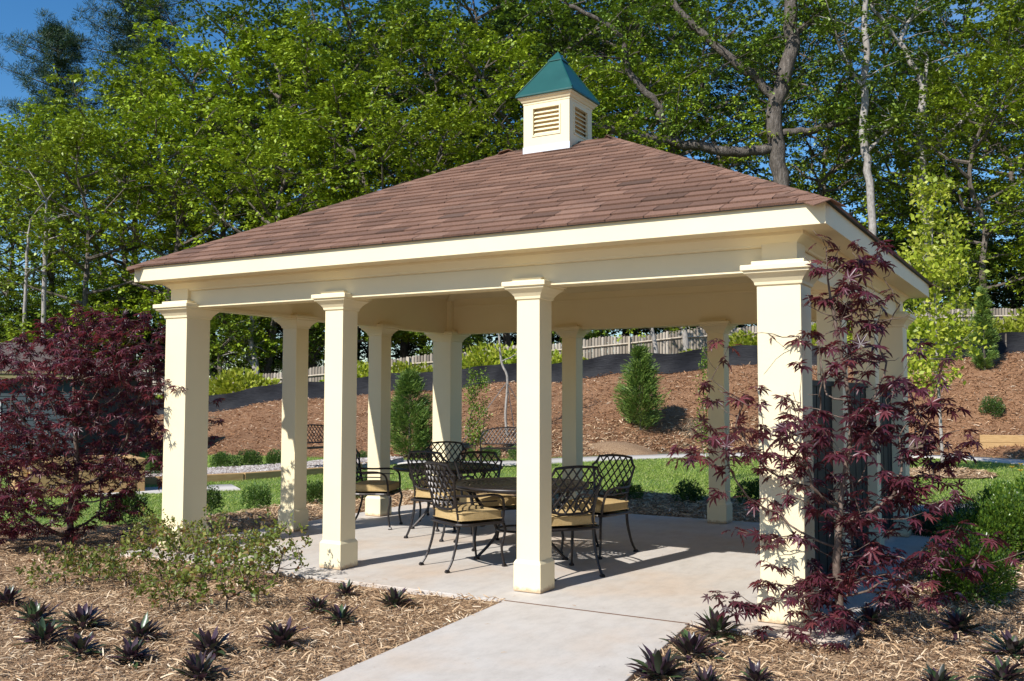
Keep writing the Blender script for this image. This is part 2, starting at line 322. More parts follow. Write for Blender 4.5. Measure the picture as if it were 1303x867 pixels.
# mulch bed round the pavilion, extended unseen behind the camera to bounce light
BED = [(-16, -2.2), (-12, -1.0), (-9.7, -.1), (-8.5, .8), (-7.95, 2.1), (-8.1, 3.6), (-8.1, 5.3), (-7.5, 7.0), (-6, 7.75), (-4, 7.9), (-2.4, 7.9), (-.9, 7.7), (.9, 7.35), (3, 7.0), (10, 5.6), (14, -2), (14, -18), (-20, -18), (-22, -4)]
def bedz(x, y):
    return -.028+.012*np.sin(1.7*x+.6)*np.sin(2.1*y)+.009*np.sin(5*x)*np.cos(4.3*y+1)+.005*np.sin(11*x+2*y)
def cdt(poly, step, zf, name, mat, jitter=.3):
    rng = np.random.default_rng(3); P = np.array(poly, float)
    B = []
    for i in range(len(P)):
        a, b = P[i], P[(i+1) % len(P)]; k = max(1, int(np.linalg.norm(b-a)/step))
        for q in range(k): B.append(a+(b-a)*q/k)
    B = np.array(B); nb = len(B)
    gx, gy = np.meshgrid(np.arange(P[:, 0].min(), P[:, 0].max(), step), np.arange(P[:, 1].min(), P[:, 1].max(), step))
    gx = gx.ravel()+rng.uniform(-jitter, jitter, gx.size)*step; gy = gy.ravel()+rng.uniform(-jitter, jitter, gy.size)*step
    k = inpoly(gx, gy, P); pts = [Vector(p) for p in B]+[Vector((x, y)) for x, y in zip(gx[k], gy[k])]
    vs_, _, fs, *_ = delaunay_2d_cdt(pts, [(i, (i+1) % nb) for i in range(nb)], [list(range(nb))], 1, 1e-4)
    V = np.array([(v.x, v.y, 0) for v in vs_]); V[:, 2] = zf(V[:, 0], V[:, 1])
    fs = [f if (V[f[1], 0]-V[f[0], 0])*(V[f[2], 1]-V[f[0], 1])-(V[f[2], 0]-V[f[0], 0])*(V[f[1], 1]-V[f[0], 1]) > 0 else f[::-1] for f in fs if len(f) == 3]
    return obj(name, mesh_np(name, V, np.array(fs)), mat, smooth=True)
tag(cdt(BED, .22, bedz, 'mulch_bed', 'mulch'), kind='structure')

def ribbon(pts, width, zoff, n=40):
    P = spline(pts, n); T = np.gradient(P[:, :2], axis=0); T /= np.linalg.norm(T, axis=1)[:, None]; N = np.stack([-T[:, 1], T[:, 0]], 1)
    wd = np.broadcast_to(width, (n,)); Lp = P[:, :2]+N*wd[:, None]/2; Rp = P[:, :2]-N*wd[:, None]/2
    return Lp, Rp
def path(name, pts, width, top, mat, n=40, drop=.14):
    Lp, Rp = ribbon(pts, width, top, n); m = MB(); V = []; F = []
    for a, b in zip(Lp, Rp):
        z = max(hz(*a), hz(*b))+top
        V += [(a[0], a[1], z-drop), (a[0], a[1], z), (b[0], b[1], z), (b[0], b[1], z-drop)]
    for i in range(n-1):
        for k in range(3): F.append((i*4+k, i*4+k+1, i*4+k+5, i*4+k+4))
    return tag(obj(name, mesh_np(name, np.array(V), np.array(F)), mat), kind='structure'), np.concatenate([Lp, Rp[::-1]])
pp = [un(a, b, -.1)[:2] for a, b in ((440, 591), (500, 589), (560, 590), (640, 590.5), (710, 587), (790, 583.5), (880, 580.5), (1000, 579), (1150, 581), (1230, 584), (1303, 589.5), (1420, 602))]
_, PATH_POLY = path('garden_path', pp, 1.25, .03, 'walk_concrete', 60)
_, PAD_POLY = path('stepping_path', [un(a, b, -.1)[:2] for a, b in ((110, 628), (172, 626), (222, 624), (300, 621))], 1.0, .025, 'walk_concrete', 16)
gp = [(-14.5, 4.2), (-13.4, 6.2), (-12.75, 8.0), (-12.55, 9.6), (-12.75, 11.0), (-13.1, 12.1)]
_, GRAV_POLY = path('gravel_path', gp, 1.5, .13, 'gravel', 30, .2)
_, RIGHT_POLY = path('rear_walk', [(-.15, 4.4), (-.15, 6.6), (.1, 8.0), (1.2, 8.7), (3.5, 9.0), (7, 8.6)], 1.15, .055, 'walk_concrete', 36)
RING = [(-.5+.95*math.cos(t), 15.1+1.05*math.sin(t)) for t in np.linspace(0, 2*PI, 28, endpoint=False)]
tag(cdt(RING, .2, lambda x, y: hgt(x, y)+.03+.10*np.clip(1-((x+.5)**2+(y-15.1)**2), 0, 1), 'mulch_ring', 'mulch'), kind='structure')
c0 = hit(793, 574); PILE = [(c0[0]+1.25*math.cos(t)*math.cos(YAW)+.8*math.sin(t)*math.sin(YAW), c0[1]+.8*math.sin(t)*math.cos(YAW)-1.25*math.cos(t)*math.sin(YAW)) for t in np.linspace(0, 2*PI, 26, endpoint=False)]
o = cdt(PILE, .18, lambda x, y: hgt(x, y)-.05+.22*np.clip(1-((((x-c0[0])*math.cos(YAW)-(y-c0[1])*math.sin(YAW))/1.25)**2+(((x-c0[0])*math.sin(YAW)+(y-c0[1])*math.cos(YAW))/.8)**2), 0, 1), 'mulch_pile', 'mulch')
tag(o, 'low dark brown mulch pile at the foot of the slope beside the garden path', 'mulch pile')

# patio slab and walk
SX0, SX1, SY0, SY1 = -6.42, .47, -.45, 4.98
o = bevel(obj('patio_slab', MB().box(SX0, SX1, SY0, SY1, -.16, 0), 'concrete'), .005, 2); tag(o, kind='structure')
wk = MB(); wk.add([(-2.02, -.462, 0), (-1.55, -7.2, 0), (.12, -7.2, 0), (-.56, -.462, 0), (-2.02, -.462, -.15), (-1.55, -7.2, -.15), (.12, -7.2, -.15), (-.56, -.462, -.15)],
                  [(0, 1, 2, 3), (7, 6, 5, 4), (4, 5, 1, 0), (5, 6, 2, 1), (6, 7, 3, 2), (7, 4, 0, 3)])
tag(bevel(obj('front_walk', wk, 'concrete'), .005, 2), kind='structure')
obj('joint_filler', MB().box(-2.02, -.56, -.4665, -.4455, -.1, .0012), 'joint_fill', parent=bpy.data.objects['patio_slab'])
WALK_POLY = [(-2.06, -.4), (-1.6, -7.2), (.16, -7.2), (-.52, -.4)]
SLAB_POLY = [(SX0, SY0), (SX1, SY0), (SX1, SY1), (SX0, SY1)]

# ------------------------------------------------------------------ pavilion
W, L = 6.035, 4.752; SC, SM = .152, .104; OV = .372; HF0, HF1 = 2.69, 2.838; HB = 2.43
pav = thing('pavilion', 'cream open pavilion with square columns, brown shingled hip roof and cupola on a concrete patio', 'pavilion')
def column_meshes(s):
    sh = MB().frus([(s, .2), (s, 2.345)])
    b = MB().frus([(s+.018, 0.004), (s+.018, .225), (s+.012, .235), (s+.001, .252)])
    c = MB().frus([(s+.001, 2.318), (s+.012, 2.325), (s+.016, 2.345), (s+.034, 2.37), (s+.058, 2.395), (s+.074, 2.405), (s+.074, 2.42), (s+.092, 2.424), (s+.092, 2.458), (s+.088, 2.462)])
    c.frus([(s+.03, 2.46), (s+.03, 2.492)])
    return sh.mesh('column'), b.mesh('column_base'), c.mesh('capital')
CM = {SC: column_meshes(SC), SM: column_meshes(SM)}
spots = [(-W*i/3, 0, SC if i in (0, 3) else SM) for i in range(4)]+[(-W*i/3, L, SC if i in (0, 3) else SM) for i in range(4)]
spots += [(x, L*j/3, SM) for x in (0, -W) for j in (1, 2)]
for x, y, s in spots:
    c = bevel(obj('column', CM[s][0], 'cream', pav, (x, y, 0)), .004, 2)
    bevel(obj('column_base', CM[s][1], 'cream_base', c), .004, 2); bevel(obj('capital', CM[s][2], 'cream', c), .002, 1)
# beams (four boxed beams, corner posts), crown moulding, soffit, fascia
def boxpart(name, a, parent=pav, mat='cream', bev=.004): return bevel(obj(name, MB().box(*a), mat, parent), bev, 2)
bw = .088
boxpart('beam', (-W+bw+.002, -bw-.002, -bw, bw, HB, 2.93)); boxpart('beam', (-W+bw+.002, -bw-.002, L-bw, L+bw, HB, 2.93))
boxpart('beam', (-W-bw, -W+bw, bw+.002-2*bw, L+bw, HB+.001, 2.931)); boxpart('beam', (-bw, bw, -bw, L+bw, HB+.001, 2.931))
# small trim along the bottom of the beams, outside and inside
for y in (-bw-.005, L+bw-.007): boxpart('beam_trim', (-W+.16, -.16, y, y+.012, HB-.004, HB+.012), bev=.002)
for y in (bw-.002, L-bw-.010): boxpart('beam_trim', (-W+.12, -.12, y, y+.012, HB-.004, HB+.03), bev=.002); boxpart('beam_trim', (-W+.12, -.12, y, y+.011, 2.80, 2.83), bev=.002)
for x in (-W+bw-.002, -bw-.010): boxpart('beam_trim', (x, x+.012, .12, L-.12, HB-.003, HB+.031), bev=.002)
for x in (-W, 0):
    for y in (0, L): obj('corner_post', MB().frus([(.122, 2.47), (.122, 2.695)], x, y), 'cream', pav)
def ring(prof, z_off=0, x0=-W, x1=0, y0=0, y1=L):       # a profile (offset outwards, z) swept round the rectangle
    m = MB(); V = []; F = []; k = len(prof)
    for cx, cy, sx, sy in ((x0, y0, -1, -1), (x1, y0, 1, -1), (x1, y1, 1, 1), (x0, y1, -1, 1)):
        for o_, z in prof: V.append((cx+sx*o_, cy+sy*o_, z))
    for i in range(4):
        for j in range(k): a = i*k+j; b = i*k+(j+1) % k; c = ((i+1) % 4)*k+(j+1) % k; d = ((i+1) % 4)*k+j; F.append((a, d, c, b))
    return m.add(V, F)
obj('crown_moulding', ring([(.10, 2.688), (.10, 2.595), (.112, 2.60), (.118, 2.615), (.135, 2.63), (.16, 2.655), (.178, 2.665), (.182, 2.688)]), 'cream', pav)
obj('soffit', ring([(.085, 2.687), (.35, 2.687), (.35, 2.70), (.085, 2.70)]), 'cream', pav)
bevel(obj('fascia', ring([(OV-.022, HF0-.006), (OV, HF0-.006), (OV, HF1-.004), (OV-.022, HF1-.004)]), 'cream', pav), .003, 2)
# roof deck and ceiling
SLP = (4.262-2.838)/(L/2+OV); EO = OV+.028
def hip(m, e, zoff, zmin=None):
    zr = 2.838+SLP*(L/2+OV)+zoff; ze = 2.838+SLP*(OV-e)+zoff
    V = [(-W-e, -e, ze), (e, -e, ze), (e, L+e, ze), (-W-e, L+e, ze), (-W+L/2, L/2, zr), (-L/2, L/2, zr)]
    return m.add(V, [(0, 1, 5, 4), (1, 2, 5), (2, 3, 4, 5), (3, 0, 4)])
roof = obj('roof', hip(MB(), EO, .004), 'shingle', pav)
obj('drip_edge', ring([(OV-.03, HF1-.008), (EO, HF1-.012), (EO, HF1-.004), (OV-.03, HF1+.006)]), 'panel_dark', pav)
cm = MB(); hip(cm, -bw+.004, -.16); obj('ceiling', cm, 'cream', pav)
for (cx, cy, ex) in ((-W+bw, bw, -W+L/2), (-bw, bw, -L/2), (-W+bw, L-bw, -W+L/2), (-bw, L-bw, -L/2)):
    ze = 2.838+SLP*(OV+bw)-.16; zr = 2.838+SLP*(L/2+OV)-.16; d = Vector((ex-cx, L/2-cy, zr-ze)); s = Vector((-d.y, d.x, 0)).normalized()*.045
    a = Vector((cx, cy, ze)); b = Vector((ex, L/2, zr)); up = Vector((0, 0, .05)); 
    m = MB(); m.add([a-s-up, a+s-up, a+s+up, a-s+up, b-s-up, b+s-up, b+s+up, b-s+up], [(0, 1, 2, 3), (7, 6, 5, 4), (0, 4, 5, 1), (1, 5, 6, 2), (2, 6, 7, 3), (3, 7, 4, 0)]); obj('hip_rafter', m, 'cream', pav)
    obj('corner_block', MB().frus([(.042, HB+.03), (.042, ze+.02)], cx+(.028 if cx < -3 else -.028), cy+(.028 if cy < 2 else -.028)), 'cream', pav)
# shingles of the front slope: each its own piece; the other slopes joined
rs = random.Random(11)
cosS = 1/math.sqrt(1+SLP*SLP); sinS = SLP*cosS; SLEN = (L/2+EO)/cosS; ROW = .1405; NR = int(SLEN/ROW)
def tabs(width_half0):           # rows of (x0b,x1b,x0t,x1t,v0,v1): x along the eave from the middle of it
    out = []
    for r_ in range(NR+1):
        v0 = r_*ROW; v1 = min(v0+ROW*1.12, SLEN)
        if v0 >= SLEN-.02: break
        hb = width_half0-v0*cosS; ht = width_half0-v1*cosS
        x = -width_half0-rs.uniform(0, .3)
        while x < hb:
            wd = rs.choice((.26, .305, .305, .34)); a, b = x+.003, x+wd-.003; x += wd
            xb0, xb1 = max(a, -hb), min(b, hb); xt0, xt1 = min(max(a, -ht), b), max(min(b, ht), a)
            if xb1-xb0 < .05: continue
            xt0 = max(xt0, -max(ht, 0.)); xt1 = min(xt1, max(ht, 0.))
            if xt1 < xt0: xt0 = xt1 = (xt0+xt1)/2
            out.append((xb0, xb1, xt0, xt1, v0+rs.uniform(-.004, .004)*(r_ > 0), v1))
    return out
def tabgeo(t, xc, ref=None):
    xb0, xb1, xt0, xt1, v0, v1 = t; lift = rs.uniform(.0, .003)
    V = []
    for (x, v, n_) in ((xb0, v0, .002), (xb1, v0, .002), (xt1, v1, -.001), (xt0, v1, -.001), (xb0, v0, .0175+lift), (xb1, v0, .0175+lift), (xt1, v1, .0045), (xt0, v1, .0045)):
        V.append((xc+x, -EO+v*cosS-n_*sinS, 2.842-SLP*(EO-OV)+v*sinS+n_*cosS))
    return V
BF = [(0, 3, 2, 1), (4, 5, 6, 7), (0, 1, 5, 4), (1, 2, 6, 5), (2, 3, 7, 6), (3, 0, 4, 7)]
ft = tabs(W/2+EO)
extra = MB()
for i, t in enumerate(ft):
    V = tabgeo(t, -W/2)
    if len(ft)-i <= 300: pass
    if i < 300: o = obj('shingle', MB().add(V, BF), 'shingle', roof)
    else: extra.add(V, BF)
back = MB(); 
for t in tabs(W/2+EO): back.add([(-W-x, L-y, z) for x, y, z in tabgeo(t, -W/2)], BF)
for sgn in (0, 1):
    for t in tabs(L/2+EO):
        g = tabgeo(t, 0)
        back.add([((-W-(-y) if sgn == 0 else -y), (L/2+x if sgn == 1 else L/2-x), z) for x, y, z in g], BF)
back.add(extra.v, extra.f)
o = obj('shingles', back, 'shingle', roof); o['kind'] = 'stuff'
# hip and ridge caps
capm = MB()
def cap(p, d, a, b, n):        # folded cap: p point on the hip, d along it upwards, a/b down-slope directions to both sides
    q = p+d*.205; th = n*.011
    V = [p+a*.13+th*1.2, p+th*1.7, p+b*.13+th*1.2, q+b*.115+th*.3, q+th*1.1, q+a*.115+th*.3]
    V += [v-n*.007 for v in V]
    return MB().add(V, [(0, 1, 4, 5), (1, 2, 3, 4), (6, 11, 10, 7), (7, 10, 9, 8), (0, 6, 7, 1), (1, 7, 8, 2), (2, 8, 9, 3), (3, 9, 10, 4), (4, 10, 11, 5), (5, 11, 6, 0)])
zc = 2.842-SLP*(EO-OV); zr = zc+SLP*(L/2+EO)
for (ex, ey, rx, front) in ((EO, -EO, -L/2, 1), (-W-EO, -EO, -W+L/2, 1), (EO, L+EO, -L/2, 0), (-W-EO, L+EO, -W+L/2, 0)):
    p0 = Vector((ex, ey, zc)); p1 = Vector((rx, L/2, zr)); d = (p1-p0); ln = d.length; d.normalize()
    sx = -1 if ex > 0 else 1; sy = 1 if ey < 0 else -1
    a = Vector((sx, -0, 0)); b = Vector((0, sy, 0))                      # along the two eaves
    a = (a-d*a.dot(d)); a = Vector((sx, 0, 0)); 
    nf = Vector((0, -sy*sinS, cosS)); ns = Vector((-sx*sinS, 0, cosS)); a = (d.cross(nf)).normalized(); b = (d.cross(ns)).normalized()
    if a.x*sx < 0: a = -a
    if b.y*sy < 0: b = -b
    nn = (nf+ns).normalized(); k = int(ln/.1405)
    for i in range(k+1):
        m = cap(p0+d*(-.03+i*.1405), d, a, b, nn)
        if front: obj('hip_cap', m, 'shingle', roof)
        else: capm.add(m.v, m.f)
x = -W+L/2
while x < -L/2-.16:
    m = cap(Vector((x, L/2, zr)), Vector((1, 0, 0)), Vector((0, -cosS, -sinS)), Vector((0, cosS, -sinS)), Vector((0, 0, 1))); obj('ridge_cap', m, 'shingle', roof); x += .1405
o = obj('rear_hip_caps', capm, 'shingle', roof); o['kind'] = 'stuff'
# cupola
cux, cuy, cs = -3.035, 2.415, .277
cup = obj('cupola', MB().frus([(.01, 4.02), (.01, 4.04)], cux, cuy), 'cream', pav)
def wallring(m, s, z0, z1, hole, th=.02):      # four walls with louvred openings
    hx, hz0, hz1 = hole
    for k in range(4):
        c, sn = [(1, 0), (0, 1), (-1, 0), (0, -1)][k]
        def P(u, v, z): return (cux+c*u-sn*v, cuy+sn*u+c*v, z)
        def bx(u0, u1, z0_, z1_):
            e = .0005*k
            m.add([P(u, v, z) for z in (z0_, z1_) for u, v in ((u0, -s), (u1, -s), (u1, -s+th), (u0, -s+th))], [(0, 3, 2, 1), (4, 5, 6, 7), (0, 1, 5, 4), (1, 2, 6, 5), (2, 3, 7, 6), (3, 0, 4, 7)])
        bx(-s, -hx, z0, z1); bx(hx, s-th-.0005, z0, z1); bx(-hx, hx, z0, hz0); bx(-hx, hx, hz1, z1)
m = MB(); wallring(m, cs, 4.02, 4.72, (.157, 4.345, 4.635)); obj('cupola_wall', m, 'cream', cup)
obj('cupola_backing', MB().frus([(cs-.05, 4.1), (cs-.05, 4.7)], cux, cuy), 'cream', cup)
for k in range(4):
    c, sn = [(1, 0), (0, 1), (-1, 0), (0, -1)][k]
    def P(u, v, z): return (cux+c*u-sn*v, cuy+sn*u+c*v, z)
    for i in range(6):
        z = 4.352+i*.0465
        obj('louvre', MB().add([P(u, v, zz) for u in (-.156, .156) for v, zz in ((-cs+.004, z), (-cs+.008, z-.004), (-cs+.047, z+.036), (-cs+.043, z+.04))], [(0, 1, 2, 3), (7, 6, 5, 4), (0, 4, 5, 1), (1, 5, 6, 2), (2, 6, 7, 3), (3, 7, 4, 0)]), 'cream', cup)
    fr = MB()
    for u0, u1, z0, z1 in ((-.172, -.157, 4.33, 4.65), (.157, .172, 4.33, 4.65), (-.157, .157, 4.33, 4.345), (-.157, .157, 4.635, 4.65)):
        fr.add([P(u, v, z) for z in (z0, z1) for u, v in ((u0, -cs-.008), (u1, -cs-.008), (u1, -cs+.002), (u0, -cs+.002))], BF)
    obj('louvre_frame', fr, 'cream', cup)
m = MB().frus([(cs+.004, 4.69), (cs+.006, 4.71), (cs+.016, 4.715), (cs+.03, 4.738), (cs+.048, 4.752), (cs+.05, 4.768)], cux, cuy); obj('cupola_cornice', m, 'cream', cup)
m = MB().frus([(.345, 4.766), (.345, 4.785), (.338, 4.79), (.19, 5.018), (.06, 5.222), (.055, 5.23)], cux, cuy); bevel(obj('cupola_roof', m, 'green_metal', cup), .004, 2)
m = MB().frus([(.082, 5.205), (.082, 5.215), (.003, 5.325)], cux, cuy); obj('cupola_cap', m, 'green_metal', cup)
for sx in (-1, 1):
    for sy in (-1, 1):
        obj('cupola_rib', MB().tube([(cux+sx*h_, cuy+sy*h_, z) for h_, z in ((.338, 4.793), (.19, 5.021), (.06, 5.225))], .008, 6), 'green_metal', cup)
fl = MB(); zf0 = 2.842+SLP*(cuy-cs+OV); fl.box(cux-cs-.006, cux+cs+.006, cuy-cs-.006, cuy-cs-.001, zf0-.012, zf0+.085); obj('flashing', fl, 'flashing', cup)
# dark board screens in the bays of the right-hand side
for j in range(3):
    y0 = L*j/3+(SC if j == 0 else SM)+.012; y1 = L*(j+1)/3-(SC if j == 2 else SM)-.012
    sc_ = obj('screen_panel', MB().box(-.02, .02, y0, y1, .06, .14), 'panel_dark', pav)
    obj('cap_rail', MB().box(-.035, .035, y0-.006, y1+.006, 1.63, 1.672), 'panel_dark', sc_)
    nb = 9; bwid = (y1-y0)/nb
    for i in range(nb): obj('board', MB().box(-.016+.004*(i % 2), .016+.004*(i % 2), y0+i*bwid+.003, y0+(i+1)*bwid-.003, .14, 1.63), 'panel_dark', sc_)

# ------------------------------------------------------------------ chairs, tables, benches
def lattice(m, outline, sp, rad, to3, curve=.0, ang=R(55)):
    ol = np.array(outline); c = ol.mean(0); ext = 1.2
    for sgn in (-1, 1):
        d = np.array([math.cos(ang), sgn*math.sin(ang)]); n_ = np.array([-d[1], d[0]])
        for k in range(-20, 21):
            t = np.linspace(-ext, ext, 161); P = c+n_*k*sp+d*t[:, None]; P = P+n_*(curve*np.sin(t*6))[:, None]
            ins = inpoly(P[:, 0], P[:, 1], ol); i = 0
            while i < len(t):
                if ins[i]:
                    j = i
                    while j+1 < len(t) and ins[j+1]: j += 1
                    if j-i >= 2:
                        q = P[i:j+1]; idx = np.unique(np.linspace(0, len(q)-1, max(2, min(6, (j-i)//4+2))).astype(int)); m.tube([to3(*v, sgn*.003) for v in q[idx]], rad, 4)
                    i = j
                i += 1
def make_chair(name='patio_chair'):
    root = thing(name, 'x', 'chair')
    # seat frame
    fr = MB(); ol = [(-.25, -.22), (.25, -.22), (.27, .10), (.24, .25), (0, .265), (-.24, .25), (-.27, .10)]
    P = spline(ol+[ol[0]], 40); fr.tube([(x, y, .405) for x, y in P], .014, 6, False)
    fr.box(-.24, .24, -.2, .235, .40, .41); obj('seat_frame', fr, 'iron', root, smooth=False)
    # cushion
    bm = bmesh.new(); bmesh.ops.create_cube(bm, size=1); bmesh.ops.subdivide_edges(bm, edges=bm.edges[:], cuts=7, use_grid_fill=True)
    for v in bm.verts:
        x, y, z = v.co*2; e = (1-min(1, abs(x))**4)*(1-min(1, abs(y))**4); zz = z*(.036+.024*e)
        k = 1-.04*(abs(x)*abs(y))**3; v.co = (x*.252*k, .015+y*.235*k, .475+zz+.004*math.sin(7*x+3*y))
    me = bpy.data.meshes.new('cushion'); bm.to_mesh(me); bm.free(); cu = obj('cushion', me, 'cushion', root, smooth=True)
    s = cu.modifiers.new('sub', 'SUBSURF'); s.levels = s.render_levels = 1
    pp_ = MB()
    for z in (.442, .508): 
        q = [(.249*sx, .015+.232*sy) for sx, sy in ((-1, -1), (1, -1), (1, 1), (-1, 1))]
        Q = []
        for i in range(4):
            a = np.array(q[i]); b = np.array(q[(i+1) % 4]); Q += [a+(b-a)*t for t in (.04, .3, .7, .96)]
        Q.append(Q[0]); pp_.tube([(x, y, z) for x, y in Q], .005, 5, False)
    obj('piping', pp_, 'cushion', cu)
    # back: frame outline in (u, v) with v along the raked back
    rake = R(13); yb, zb = -.215, .40
    def to3(u, v, off=0): return (u, yb-v*math.sin(rake)+.035*(u/.26)**2-off, zb+v*math.cos(rake))
    half = [(0, .135), (.12, .14), (.19, .165), (.205, .22), (.225, .32), (.25, .42), (.262, .455), (.235, .475), (.215, .505), (.20, .545), (.10, .556), (0, .56)]
    out = half+[(-x, v) for x, v in half[-2:0:-1]]
    fm = MB(); fm.tube([to3(*p) for p in out+[out[0]]], .0125, 6, False)
    bk = obj('backrest', fm, 'iron', root)
    lt = MB(); lattice(lt, out, .064, .0078, to3, .006); obj('lattice', lt, 'iron', bk)
    for sx in (-1, 1): obj('back_stile', MB().tube([(sx*.215, yb+.005, .40), to3(sx*.205, .10), to3(sx*.215, .26)], .0125, 6), 'iron', root)
    for sx in (-1, 1):
        P = spline([(sx*.215, -.21, .41), (sx*.215, -.225, .28), (sx*.225, -.275, .11), (sx*.235, -.335, .012)], 10)
        m = MB().tube(P, np.linspace(.0145, .0115, 10), 6); m.frus([(.016, 0), (.019, .012), (.011, .028)], P[-1][0], P[-1][1]); obj('leg', m, 'iron', root)
        P = spline([(sx*.235, .235, .41), (sx*.252, .262, .33), (sx*.232, .235, .17), (sx*.24, .26, .012)], 10)
        m = MB().tube(P, np.linspace(.0155, .0115, 10), 6); m.frus([(.016, 0), (.019, .012), (.011, .028)], P[-1][0], P[-1][1]); obj('leg', m, 'iron', root)
        P = spline([to3(sx*.228, .27), (sx*.285, -.10, .655), (sx*.295, .10, .66), (sx*.288, .205, .625), (sx*.265, .235, .52), (sx*.245, .235, .41)], 18)
        obj('arm', MB().tube(P, .0125, 6), 'iron', root)
        P = spline([to3(sx*.215, .20), (sx*.27, -.08, .60), (sx*.272, .16, .60)], 8); obj('arm_rail', MB().tube(P, .007, 5), 'iron', root)
    return root
def put(o, x, y, face, label, group=None):
    o.location = (x, y, 0); o.rotation_euler = (0, 0, math.atan2(-face[0], face[1])); o['label'] = label
    if group: o['group'] = group
ch0 = make_chair()
CH = [(-3.08, .66, (.44, .9), 'dark metal lattice chair with tan cushion between the second and third front columns'),
      (-2.18, .79, (-.80, .60), 'dark metal lattice chair seen from behind, beside the front column at the walk'),
      (-2.34, 1.88, (-.22, -.97), 'dark metal lattice chair with tan cushion nearest the shaded lawn side of the patio'),
      (-3.50, 1.72, (.78, -.62), 'dark metal lattice chair between the two round tables, facing the near table'),
      (-5.42, 2.30, (.93, .36), 'dark metal lattice chair seen side-on by the left-hand side columns'),
      (-4.30, 2.06, (.02, 1.), 'dark metal lattice chair drawn up to the far round table, back to the flower bed'),
      (-5.12, 3.28, (.42, -.9), 'dark metal lattice chair behind the far round table, in front of the corner column')]
for i, (x, y, fc, lb) in enumerate(CH):
    put(ch0 if i == 0 else copy_tree(ch0), x, y, fc, lb, 'lattice chairs round the patio tables')
def make_table():
    root = thing('patio_table', 'x', 'table'); r0 = .63; zt = .715
    V = []; F = []; nth = 96; radii = []; solid = []
    rr = .05
    while rr < r0-.06: radii.append((rr, rr+.021)); rr += .046
    m = MB()
    def ringq(ra, rb, t0, t1, k):
        b = len(m.v)
        for i in range(k+1):
            t = t0+(t1-t0)*i/k; c, s = math.cos(t), math.sin(t)
            m.v += [(ra*c, ra*s, zt), (rb*c, rb*s, zt), (rb*c, rb*s, zt-.012), (ra*c, ra*s, zt-.012)]
        for i in range(k):
            for q in range(4): m.f.append((b+i*4+q, b+i*4+(q+1) % 4, b+(i+1)*4+(q+1) % 4, b+(i+1)*4+q))
    for a, b in radii: ringq(a, b, 0, 2*PI, 64)
    for i in range(24):
        t = i*2*PI/24
        for (a, b), (a2, b2) in zip(radii[:-1], radii[1:]): ringq(b-.001, a2+.001, t-.018/b, t+.018/b, 1)
    ringq(radii[-1][1]-.001, r0-.015, 0, 2*PI, 72); ringq(.0, .052, 0, 2*PI, 16)
    top = obj('table_top', m, 'iron', root)
    P = [(r0*math.cos(t), r0*math.sin(t), zt-.012) for t in np.linspace(0, 2*PI, 73)]; obj('rim', MB().tube(P, .02, 8, False), 'iron', top, smooth=True)
    obj('apron', MB().tube([(.40*math.cos(t), .40*math.sin(t), zt-.05) for t in np.linspace(0, 2*PI, 49)], .012, 6, False), 'iron', root)
    for k in range(4):
        t = PI/4+k*PI/2; c, s = math.cos(t), math.sin(t)
        P = spline([(.42*c, .42*s, zt-.02), (.44*c, .44*s, .60), (.26*c, .26*s, .36), (.24*c, .24*s, .22), (.42*c, .42*s, .015)], 16)
        mm = MB().tube(P, np.linspace(.02, .015, 16), 6); mm.frus([(.02, 0), (.023, .012), (.013, .03)], P[-1][0], P[-1][1]); obj('leg', mm, 'iron', root)
    obj('stretcher_ring', MB().tube([(.23*math.cos(t), .23*math.sin(t), .29) for t in np.linspace(0, 2*PI, 33)], .011, 6, False), 'iron', root)
    return root
t0 = make_table(); put(t0, -2.80, 1.18, (.3, 1), 'round dark metal table with slotted top behind the front column', 'round patio tables')
t1 = copy_tree(t0); put(t1, -4.62, 2.66, (0, 1), 'round dark metal table half hidden by chairs near the rear corner column', 'round patio tables')
def make_bench(loc, rz, label):
    root = thing('garden_bench', label, 'bench', loc, rz, 'lattice garden benches'); wd = .62
    def to3(u, v, off=0): return (u, -.2-v*.2-off, .42+v*.98)
    out = [(-wd, .08), (wd, .08), (wd, .36), (wd*.6, .44), (0, .47), (-wd*.6, .44), (-wd, .36)]
    m = MB(); m.tube([to3(*p) for p in out+[out[0]]], .016, 6, False); bk = obj('backrest', m, 'iron', root)
    lt = MB(); lattice(lt, out, .07, .009, to3); obj('lattice', lt, 'iron', bk)
    for i in range(5): obj('seat_slat', MB().box(-wd, wd, -.2+i*.09, -.2+i*.09+.07, .40, .42), 'iron', root)
    for sx in (-1, 1):
        for y0, y1 in ((-.2, -.28), (.22, .26)): obj('leg', MB().tube(spline([(sx*wd, y0, .42), (sx*wd, y0, .2), (sx*wd, y1, 0)], 6), .018, 6), 'iron', root)
        obj('arm', MB().tube(spline([to3(sx*wd, .24), (sx*wd, .05, .66), (sx*wd, .24, .62), (sx*wd, .24, .42)], 10), .015, 6), 'iron', root)
    return root
g = hit(418, 605); make_bench((g[0]-.55, g[1]+.35, hz(g[0]-.55, g[1]+.35)+.13), R(-100), 'black lattice-backed bench standing on the gravel path')
g = hit(648, 597); make_bench((g[0]-.2, g[1]+.3, hz(g[0], g[1])+.03), R(-152), 'black lattice-backed bench at the foot of the slope near the staked young tree')

